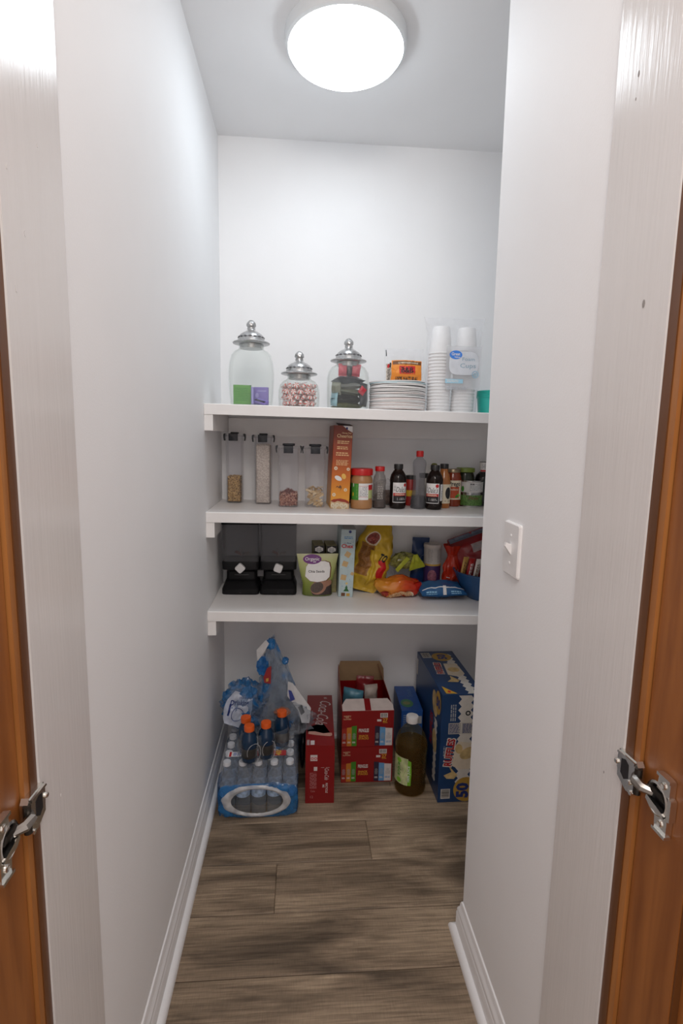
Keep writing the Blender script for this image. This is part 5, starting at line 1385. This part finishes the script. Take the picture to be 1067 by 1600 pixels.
for nm, (x, y, z, rx, ry, rz, sd) in enumerate(((-.040, -.008, .318, .017, .012, .022, 3), (-.072, -.030, .222, .020, .014, .036, 5), (.016, -.012, .258, .012, .012, .014, 6))):
    g = crumple(rx, ry, rz, sd + 50, .35, 20, 14); g.xf(Matrix.Translation((x, y, z)))
    part('blue_patch', g, M_blue, t, False)
t = thing('empty_wrapper', 'blue and white crumpled water wrapper lying left on the pack', 'wrapper', (.118, 2.005, HB))
part('blue_film', crumple(.086, .072, .088, 62, .28, 44, 30), M_bluef, t, False)
g, M = pillow(.105, .125, .010, 66, wr=.007, nu=16, nv=16, wprof=lambda v: .6 + .4 * math.sin(PI * v)); Tm = Matrix.Translation((-.040, -.090, .045)) @ Matrix.Rotation(.35, 4, 'Y') @ Matrix.Rotation(-.30, 4, 'X'); g.xf(Tm)
part('white_panel', g, mat('pale_blue_film', (.42, .46, .56), rough=.35, var=.2, scale=25), t, True)
Mw = lambda x, y, l: tuple(Tm @ Vector(M(x, y, l)))
Mw.fine = .007
prints(t, Mw, 'lettering', K['navy'], [('text', 'Drinking', .0, .090, .019, dict(bold=.03, w=.078, rot=.25)), ('text', 'Water', .004, .110, .010, dict(w=.04, rot=.25))], 1)
prints(t, Mw, 'navy_edge', K['navy'], [('rect', -.038, .030, -.030, .075, 2, 8)], 1)
prints(t, Mw, 'drop_outline', K['navy'], [('ring', .004, .044, .026, .0235)], 1)
t = thing('empty_wrapper', 'crumpled milky film strip hanging over right side of the pack', 'wrapper', (.290, 1.930, HB - .002))
part('milky_film', crumple(.100, .032, .062, 71, .26, 40, 22), M_film3, t, False)
g = crumple(.030, .022, .016, 73, .2, 16, 10); g.xf(Matrix.Translation((-.020, -.018, .085))); part('peach_print', g, film('peach_film', (.55, .24, .15), .5, rough=.2, tint=(.9, .7, .6)), t, False)
g = crumple(.024, .02, .034, 75, .16, 18, 12); g.xf(Matrix.Translation((-.070, -.012, .070))); part('film_bubble', g, M_film2, t, False)
# dark bottle bag in the gap between pack and red carton
t = thing('plastic_bag', 'black plastic bag stuffed between water pack and red carton', 'bag', (.3485, 2.06, .0))
part('bag_film', crumple(.0135, .09, .125, 83, .10, 24, 16), mat('black_film', (.008, .008, .010), rough=.3), t, False)

# ------------------------------------------------------------------ cartons
M_red = mat('red_carton', (.22, .003, .005), rough=.32, var=.05, scale=12)
# red cola carton with a torn hole in its top
t = thing('drink_carton', 'red cola carton standing on edge with torn hole in top', 'box', (.4135, 1.814, .0004), (0, 0, -.028))
cw, cd, chh = .108, .385, .234
g = G(); x0, x1 = -cw / 2, cw / 2
hole = [(-.046, .078), (-.020, .070), (.012, .064), (.038, .060), (.046, .066), (.034, .098), (.014, .150), (-.010, .146), (-.040, .128), (-.050, .105)]
out = [(x0, 0), (x1, 0), (x1, cd), (x0, cd)]
g.add([(x0, 0, 0), (x1, 0, 0), (x1, cd, 0), (x0, cd, 0), (x0, 0, chh), (x1, 0, chh), (x1, cd, chh), (x0, cd, chh)], [(0, 3, 2, 1), (0, 1, 5, 4), (1, 2, 6, 5), (2, 3, 7, 6), (3, 0, 4, 7)])
tri = tessellate_polygon([[Vector((a, b_, 0)) for a, b_ in out], [Vector((a, b_, 0)) for a, b_ in reversed(hole)]])
allp = out + list(reversed(hole)); g.add([(a, b_, chh) for a, b_ in allp], tri)
part('carton', g, M_red, t, False, recalc=False)
part('inner_shade', G().box(x0 + .002, x1 - .002, .002, cd - .002, .002, .10), K['black'], t, False)  # carton's inner shade put into colour: black block, near-black liner
part('inner_liner', G().loft([[(x, y, z) for x, y in ((x0 + .0015, .0015), (x1 - .0015, .0015), (x1 - .0015, cd - .0015), (x0 + .0015, cd - .0015))] for z in (.002, chh - .0008)], False, False), mat('shaded_liner', (.02, .012, .01), rough=.9), t, False, recalc=False)
g = G()
nb = len(hole)
lip = [(hole[k][0], hole[k][1], chh + .0003) for k in range(0, 5)]; up = [(hole[k][0] * .98, hole[k][1] + .007 + .003 * (k % 2), chh + .006 + .003 * (k % 2)) for k in range(0, 5)]
g.add(lip + up, [(k, k + 1, 5 + k + 1, 5 + k) for k in range(4)]); part('torn_edge', g, mat('torn_card', (.38, .20, .16), rough=.8), t, False, recalc=False)
M = plane_map((0, 0, 0), (1, 0, 0), (0, 0, 1))
W2 = mat('ink_soft_white', (.60, .55, .54))
prints(t, M, 'recycle_lettering', W2, [('text', 'RECYCLE', .026, .062, .008, dict(rot=-PI / 2, bold=.02, w=.040)), ('text', 'ME', .014, .070, .008, dict(rot=-PI / 2, bold=.02, w=.012))], 0)
prints(t, M, 'script_lettering', W2, [('text', 'Coca-Cola', .026, .118, .016, dict(rot=-PI / 2, shear=.4, w=.046))], 0)
prints(t, M, 'rule', W2, [('rect', .004, .1445, .016, .1455)], 0)
prints(t, M, 'rule', W2, [('rect', .022, .1445, .036, .1455)], 0)
prints(t, M, 'symbol_panel', W2, [('rect', -.036, .172, -.010, .196)], 0)
prints(t, M, 'recycle_symbol', K['red'], [('ring', -.029, .182, .0055, .003)], 1)
prints(t, M, 'recycle_symbol', K['red'], [('ring', -.016, .182, .0055, .003)], 1)
prints(t, M, 'small_print', mat('ink_dim_pink', (.42, .16, .16)), [('lines', -.038, .060, -.012, .125, 6, 3, True)], 0)
prints(t, M, 'white_mark', W2, [('rect', -.023, .132, -.010, .148)], 0)
prints(t, M, 'foot_print', mat('ink_dim_pink2', (.45, .20, .19)), [('text', 'Coke', -.026, .050, .009, dict(w=.016)), ('text', '12', -.030, .026, .010, {})], 0)
Mt = plane_map((0, 0, chh), (1, 0, 0), (0, 1, 0))
prints(t, Mt, 'top_lettering', W2, [('text', 'Coca-Cola', .016, .235, .050, dict(rot=-PI / 2 - .12, shear=.4, w=.190))], 0)
prints(t, Mt, 'top_print', W2, [('lines', -.036, .19, -.028, .25, 1, 2, True)], 0)
prints(t, Mt, 'edge_panel', W2, [('rect', -.036, .004, -.021, .032)], 0)
prints(t, Mt, 'edge_bars', W2, [('bars', -.050, .002, -.040, .036, 4, False)], 0)['kind'] = 'stuff'
prints(t, Mt, 'corner_print', W2, [('lines', .018, .352, .034, .366, 2)], 0)

# two snack multipacks, one on the other
bw_, bd_, bh_ = .205, .265, .1515
def multipack(label, z, open_):
    t = thing('snack_carton', label, 'box', (.6055, 1.928, z), (0, 0, .0), 'red snack multipack cartons')
    g = G(); x0, x1 = -bw_ / 2, bw_ / 2; y1 = bd_
    if not open_:
        g.box(x0, x1, 0, y1, 0, bh_); part('carton', g, M_red, t, False)
    else:
        tk = .0016
        def ring(z_): return [(x0, 0, z_), (x1, 0, z_), (x1, y1, z_), (x0, y1, z_)]
        def ringi(z_): return [(x0 + tk, tk, z_), (x1 - tk, tk, z_), (x1 - tk, y1 - tk, z_), (x0 + tk, y1 - tk, z_)]
        g.loft([ring(0), ring(bh_), ringi(bh_), ringi(.003)], True, True); part('carton', g, M_red, t, False)
        g = G(); sl = lambda y0_, z0_, y1_, z1_, cut: [(x0 + .001, y0_, z0_), (x1 - .001, y0_, z0_), (x1 - .001, y0_ + (y1_ - y0_) * .5, z0_ + (z1_ - z0_) * .5), (x1 - cut, y1_, z1_), (x0 + cut, y1_, z1_), (x0 + .001, y0_ + (y1_ - y0_) * .5, z0_ + (z1_ - z0_) * .5)]
        a = sl(.0005, bh_ + .0006, .060, bh_ + .020, .018); b2 = [(x, y + .0005, z_ - .0012) for x, y, z_ in a]
        g.add(a + b2, [(0, 1, 2, 3, 4, 5), (11, 10, 9, 8, 7, 6)] + [(i, 6 + i, 6 + (i + 1) % 6, (i + 1) % 6) for i in range(6)])
        fl = part('front_flap', g, mat('white_card_board', (.58, .50, .47), rough=.7, var=.06), t, False)
        Mf = plane_map((0, .0005, bh_ + .0006), (1, 0, 0), Vector((0, .0595, .0194)))
        prints(t, Mf, 'flap_stripe', M_red, [('rect', -.012, 0, .012, .0622)], 0)
        for s in (-1, 1):
            g = G(); xa = s * bw_ / 2
            q = [(xa, .03, bh_), (xa, y1 - .002, bh_), (xa * (1.0 if s < 0 else .98) - (.0 if s < 0 else .028), y1 - .006, bh_ + .078), (xa * 1.02 - (.0 if s < 0 else .02), .10, bh_ + .050)]
            q2 = [(x - s * .0014, y, z_) for x, y, z_ in q]
            g.add(q + q2, [(0, 1, 2, 3), (7, 6, 5, 4)] + [(i, 4 + i, 4 + (i + 1) % 4, (i + 1) % 4) for i in range(4)])
            part('side_flap', g, mat('red_brown_card', (.30, .085, .055), rough=.6, var=.2, scale=30), t, False)
        g = G(); q = [(x0, y1 - .001, bh_), (x1, y1 - .001, bh_), (x1 - .004, y1 - .003, bh_ + .055), (x1 - .022, y1 - .004, bh_ + .090), (x0 + .010, y1 - .004, bh_ + .092), (x0, y1 - .003, bh_ + .06)]
        q2 = [(x, y + .0014, z_) for x, y, z_ in q]
        g.add(q + q2, [(0, 1, 2, 3, 4, 5), (11, 10, 9, 8, 7, 6)] + [(i, 6 + i, 6 + (i + 1) % 6, (i + 1) % 6) for i in range(6)]); part('back_flap', g, M_card, t, False)
    M = plane_map((0, 0, 0), (1, 0, 0), (0, 0, 1))
    Wt = mat('ink_pack_white', (.62, .58, .56))
    cols = [(-.103, -.083, .078, 'deep_red', (.28, .006, .008)), (-.083, -.064, .082, 'orange_strip', (.48, .17, .02)), (-.064, -.044, .088, 'green_strip', (.045, .20, .012)), (.002 + .0, .0, 0, '', (0, 0, 0)),
            (.004, .024, .088, 'dark_strip', (.022, .012, .035)), (.024, .046, .083, 'blue_strip', (.11, .28, .52)), (.046, .074, .079, 'white_strip', (.60, .56, .55))]
    for a, b_, hh, nm, c in cols:
        if not nm: continue
        dx = 0 if a < 0 else .024
        prints(t, M, nm, mat('ink_' + nm, c), [('poly', [(a + dx, .004), (b_ + dx, .004), (b_ + dx, hh + (.002 if a < 0 else -.002)), (a + dx, hh)])], 1)
        prints(t, M, 'cup_drawing', mat('ink_cup_' + nm, tuple(min(1, x * .6 + .13) for x in c)), [('poly', [(a + dx + .003, .048), (b_ + dx - .003, .048), (b_ + dx - .005, .033), (a + dx + .005, .033)]), ('ell', (a + b_) / 2 + dx, .053, .006, .006)], 2)
        prints(t, M, 'flavour_print', Wt if nm != 'white_strip' else K['steelblue'], [('lines', a + dx + .003, .016, b_ + dx - .003, .024, 2)], 2)
    prints(t, M, 'brand_lettering', Wt, [('text', 'PRINGLES', -.016, .070, .0145, dict(bold=.03, w=.040))], 2)
    prints(t, M, 'product_lettering', mat('ink_amber', (.60, .30, .03)), [('text', 'SNACK', -.016, .0465, .0085, dict(bold=.03, w=.038)), ('text', 'STACKS', -.016, .0360, .0085, dict(bold=.03, w=.040))], 2)
    prints(t, M, 'count_lettering', MATS['ink_amber'], [('text', '27', .068, .112, .0145, dict(bold=.03, w=.020)), ('text', 'CUPS', .068, .101, .005, dict(bold=.02, w=.018))], 2)
    prints(t, M, 'barcode_panel', Wt, [('rect', .048, .122, .078, .141)], 1)
    prints(t, M, 'barcode', K['black'], [('bars', .051, .125, .075, .139, 5)], 2)['kind'] = 'stuff'
    prints(t, M, 'white_tag', Wt, [('rect', .036, .106, .053, .115)], 1)
    prints(t, M, 'flavour_lettering', mat('ink_soft_amber', (.55, .36, .22)), [('text', 'VARIETY', -.082, .130, .0065, dict(bold=.03, w=.030)), ('text', 'MIX', -.082, .1245, .004, dict(bold=.02, w=.012)), ('text', 'FLAVORS', -.082, .118, .0055, dict(bold=.03, w=.030))], 1)
    return t
multipack('red snack multipack carton with colour stripes, closed, lower one', .0006, False)
multipack('red snack multipack carton with opened flaps, stacked on the lower', .0006 + bh_ + .0012, True)
zi = .0006 + bh_ + .0012 + .004
for k, (x, y, z, w, h, th, c, lb) in enumerate((( .560, 2.120, .10, .085, .10, .035, (.10, .28, .38), 'pale blue snack packet inside the open red carton'), (.615, 2.135, .105, .075, .125, .04, (.20, .012, .015), 'dark red snack packet inside the open carton, rear'),
        (.640, 2.100, .095, .055, .135, .035, (.45, .38, .34), 'white snack packet standing inside the open red carton'), (.585, 2.050, .06, .12, .10, .05, (.22, .01, .015), 'red snack packet at the front inside open carton'), (.660, 2.055, .05, .07, .10, .045, (.25, .04, .03), 'brownish red snack packet at right inside open carton'))):
    g, M = pillow(w, h, th, 90 + k, wr=.005, nu=14, nv=14)
    solo('snack_packet', g, mat('packet_%d' % k, c, rough=.3, var=.12), lb, 'packet', (x, y, zi + z - .045), (-.25 if k % 2 else .15, .1 - .08 * k, .2 * k - .3), 'packets in the open carton', smooth=True)

# small blue carton behind the juice
t = thing('snack_carton', 'small blue carton behind the juice bottle by the tall carton', 'box', (.797, 2.0, .0004), (0, 0, -.03))
part('carton', G().rbox(.088, .215, 0, .262, .001, .0006, cy=.1075, seg=1), mat('bright_blue_card', (.012, .075, .30), rough=.4, var=.1), t, False)
M = plane_map((0, 0, 0), (1, 0, 0), (0, 0, 1)); Mt = plane_map((0, 0, .262), (1, 0, 0), (0, 1, 0))
prints(t, Mt, 'lettering', mat('ink_mid_blue2', (.08, .16, .36)), [('text', 'Snack', .010, .15, .022, dict(rot=PI / 2, bold=.02, w=.07))], 1)
prints(t, Mt, 'green_badge', mat('ink_badge', (.06, .20, .10)), [('ell', -.012, .06, .026, .034)], 1)
prints(t, Mt, 'badge_print', mat('ink_badge2', (.20, .22, .10)), [('ell', -.014, .06, .016, .014)], 2)
prints(t, M, 'facts_panel', mat('ink_facts', (.34, .36, .38)), [('rect', .006, .205, .040, .238)], 1)
prints(t, M, 'small_print', mat('ink_mid_blue3', (.16, .24, .42)), [('lines', -.036, .19, -.004, .245, 6)], 1)

# tall blue chip carton
rw, rd, rh = .157, .395, .4355
t = thing('chip_carton', 'tall dark blue ridged chips carton at the right', 'box', (.9385, 1.795, .0004), (0, 0, .018))
part('carton', G().rbox(rw, rd, 0, rh, .0012, .0008, cy=rd / 2, seg=1), mat('navy_carton', (.010, .042, .125), rough=.34, var=.1, scale=10), t, False)
M = plane_map((0, 0, 0), (1, 0, 0), (0, 0, 1)); Mt = plane_map((0, 0, rh), (1, 0, 0), (0, 1, 0)); Ml = plane_map((-rw / 2, 0, 0), (0, -1, 0), (0, 0, 1))
CR = mat('ink_carton_white', (.60, .57, .52)); GO = mat('ink_carton_gold', (.42, .25, .04)); CHP = mat('ink_carton_chip', (.52, .38, .17), var=.25, scale=40); RD = mat('ink_carton_red', (.36, .015, .02))
def ridge(x0, x1, y0, y1, n, amp):   # wavy strip
    L_ = [(x0 + amp * (1 if k % 2 else -1), y0 + (y1 - y0) * k / n) for k in range(n + 1)]
    R_ = [(x1 + amp * (1 if k % 2 else -1), y0 + (y1 - y0) * k / n) for k in range(n, -1, -1)]
    return ('poly', L_ + R_)
prints(t, M, 'white_ridges', CR, [ridge(-.010, .038, .055, .43, 26, .006)], 0)
prints(t, M, 'chip_bag_print', mat('ink_carton_cream', (.62, .54, .42)), [('poly', [(-.030, .150), (-.020, .230), (-.010, .248), (.052, .240), (.072, .22), (.072, .145), (.05, .135), (.0, .135)])], 1)
prints(t, M, 'printed_chip', CHP, [('ell', .030, .20, .034, .022, .5)], 2)
prints(t, M, 'printed_chip', CHP, [('ell', -.006, .218, .014, .02, .2)], 2)
prints(t, M, 'printed_chip', CHP, [('poly', [(-.060, .112), (-.030, .125), (-.046, .158), (-.022, .128), (-.006, .112), (-.020, .096), (-.048, .098)])], 1)
prints(t, M, 'brand_shadow', CR, [('text', 'RUFFLES', -.042, .205, .031, dict(rot=PI / 2 - .12, bold=.075, w=.118))], 2)
prints(t, M, 'brand_lettering', RD, [('text', 'RUFFLES', -.042, .205, .027, dict(rot=PI / 2 - .12, bold=.04, w=.110))], 3)
prints(t, M, 'small_print', mat('ink_dim_white', (.36, .38, .40)), [('lines', -.066, .19, -.060, .23, 1, 3, True)], 1)
prints(t, M, 'count_disc', GO, [('ell', .028, .052, .048, .050)], 1)
prints(t, M, 'count_lettering', K['navy'], [('text', '50', .014, .048, .044, dict(rot=PI / 2, bold=.05, w=.062))], 2)
prints(t, M, 'barcode_panel', CR, [('rect', -.068, .016, -.032, .056)], 1)
prints(t, M, 'barcode', K['black'], [('bars', -.065, .021, -.035, .053, 8, False)], 2)['kind'] = 'stuff'
prints(t, M, 'facts_panel', mat('ink_facts2', (.42, .40, .36)), [('rect', -.050, .278, -.003, .322)], 1)
prints(t, M, 'facts_print', K['navy'], [('lines', -.047, .281, -.006, .319, 7, 2)], 2)
prints(t, M, 'facts_panel', mat('ink_facts2', (.42, .40, .36)), [('rect', .001, .278, .045, .322)], 1)
prints(t, M, 'facts_print', K['navy'], [('lines', .004, .281, .042, .319, 7, 6)], 2)
prints(t, M, 'side_print', MATS['ink_dim_white'], [('lines', -.046, .330, -.022, .395, 3, 5, True)], 1)
prints(t, M, 'recycle_mark', K['black'], [('ring', .022, .360, .010, .005)], 2)
prints(t, Mt, 'gold_corner', mat('ink_bright_gold', (.62, .36, .03)), [('poly', [(-.062, .006), (-.020, .004), (-.064, .064)])], 1)
prints(t, Mt, 'corner_mark', K['red'], [('ell', -.047, .020, .006, .008)], 2)
prints(t, Mt, 'white_ridges', CR, [ridge(.022, .054, .002, .36, 24, .005)], 0)
prints(t, Mt, 'chip_bag_print', MATS['ink_carton_cream'], [('poly', [(-.010, .16), (.0, .265), (.055, .26), (.060, .165), (.03, .14)])], 1)
prints(t, Mt, 'printed_chip', CHP, [('ell', .026, .205, .024, .022)], 2)
prints(t, Mt, 'printed_chip', CHP, [('poly', [(-.030, .100), (-.010, .120), (-.006, .150), (.022, .110), (.010, .094)])], 2)
prints(t, Mt, 'brand_lettering', RD, [('text', 'RUFFLES', -.032, .222, .025, dict(rot=PI / 2 - .10, bold=.04, w=.105))], 3)
prints(t, Mt, 'brand_shadow', CR, [('text', 'RUFFLES', -.032, .222, .029, dict(rot=PI / 2 - .10, bold=.075, w=.112))], 2)
prints(t, Mt, 'count_disc', GO, [('ell', .012, .332, .042, .042)], 1)
prints(t, Mt, 'count_lettering', K['navy'], [('text', '50', .012, .332, .036, dict(bold=.05, rot=PI / 2, w=.05))], 2)
prints(t, Mt, 'barcode_panel', CR, [('rect', -.070, .325, -.032, .378)], 1)
prints(t, Mt, 'barcode', K['black'], [('bars', -.067, .330, -.035, .374, 8)], 2)['kind'] = 'stuff'
prints(t, Ml, 'white_ridges', CR, [ridge(-.085, -.050, .05, .30, 18, .006)], 0)
prints(t, Ml, 'count_disc', GO, [('ell', -.045, .380, .034, .046)], 1)
prints(t, Ml, 'count_lettering', K['navy'], [('text', '50', -.045, .380, .036, dict(bold=.05, w=.05))], 2)
prints(t, Ml, 'printed_chip', CHP, [('ell', -.090, .355, .035, .05, .4)], 0)
prints(t, Ml, 'printed_chip', CHP, [('ell', -.075, .21, .03, .045, .2)], 1)
prints(t, Ml, 'brand_lettering', RD, [('text', 'RUFFLES', -.130, .235, .034, dict(rot=PI / 2, bold=.04, w=.13))], 1)
prints(t, Ml, 'barcode_panel', CR, [('rect', -.388, .34, -.368, .41)], 1)

# ------------------------------------------------------------------ bottle of apple juice
M_jb = film('juice_bottle_plastic', (.30, .24, .10), .05, rough=.05, tint=(.93, .88, .72), fres=.8)
t = lathe_thing('juice_bottle', 'big clear bottle of amber apple juice with white cap', 'bottle', .772, 1.884, lambda x: 0,
    [('bottle', [(.048, 0), (.058, .004), (.0615, .016), (.0615, .030), (.0590, .036), (.0585, .050), (.0610, .060), (.0610, .158), (.0625, .168), (.0630, .185), (.0600, .208), (.0500, .234), (.0350, .256), (.0230, .268), (.0200, .272), (.0195, .282)], M_jb, 44),
     ('juice', [(.046, .003), (.0565, .006), (.0595, .018), (.0590, .032), (.0568, .050), (.0588, .062), (.0588, .158), (.0600, .172), (.0605, .186), (.0565, .204), (.001, .204)], film('amber_juice', (.10, .045, .005), .30, rough=.06, tint=(.60, .36, .07)), 44),
     ('cap', [(.0205, .280), (.0232, .281), (.0238, .300), (.0225, .3045), (.001, .3055)], mat('white_cap', (.66, .64, .63), rough=.35), 48, ribs)])
M = cyl_map(.0622, 0, -.80)
prints(t, M, 'paper_label', mat('ink_apple_label', (.46, .50, .26), var=.3, scale=40), [('rect', -.048, .050, .026, .160, 16)], 0)
prints(t, M, 'green_panel', mat('ink_apple_green', (.16, .42, .02)), [('poly', [(.018, .050), (.038, .052), (.040, .100), (.038, .150), (.020, .158), (.008, .140), (.016, .110), (.006, .085)])], 1)
prints(t, M, 'panel_lettering', K['white'], [('text', '100% JUICE', .029, .100, .0085, dict(rot=PI / 2, bold=.01, w=.065))], 2)
prints(t, M, 'logo_print', K['green'], [('text', 'apple', -.016, .108, .016, dict(rot=PI / 2, bold=.03, w=.055))], 1)
prints(t, M, 'printed_apple', K['lime'], [('ell', -.012, .064, .011, .010)], 1)
prints(t, M, 'printed_apple', K['lime'], [('ell', -.012, .145, .011, .009)], 1)
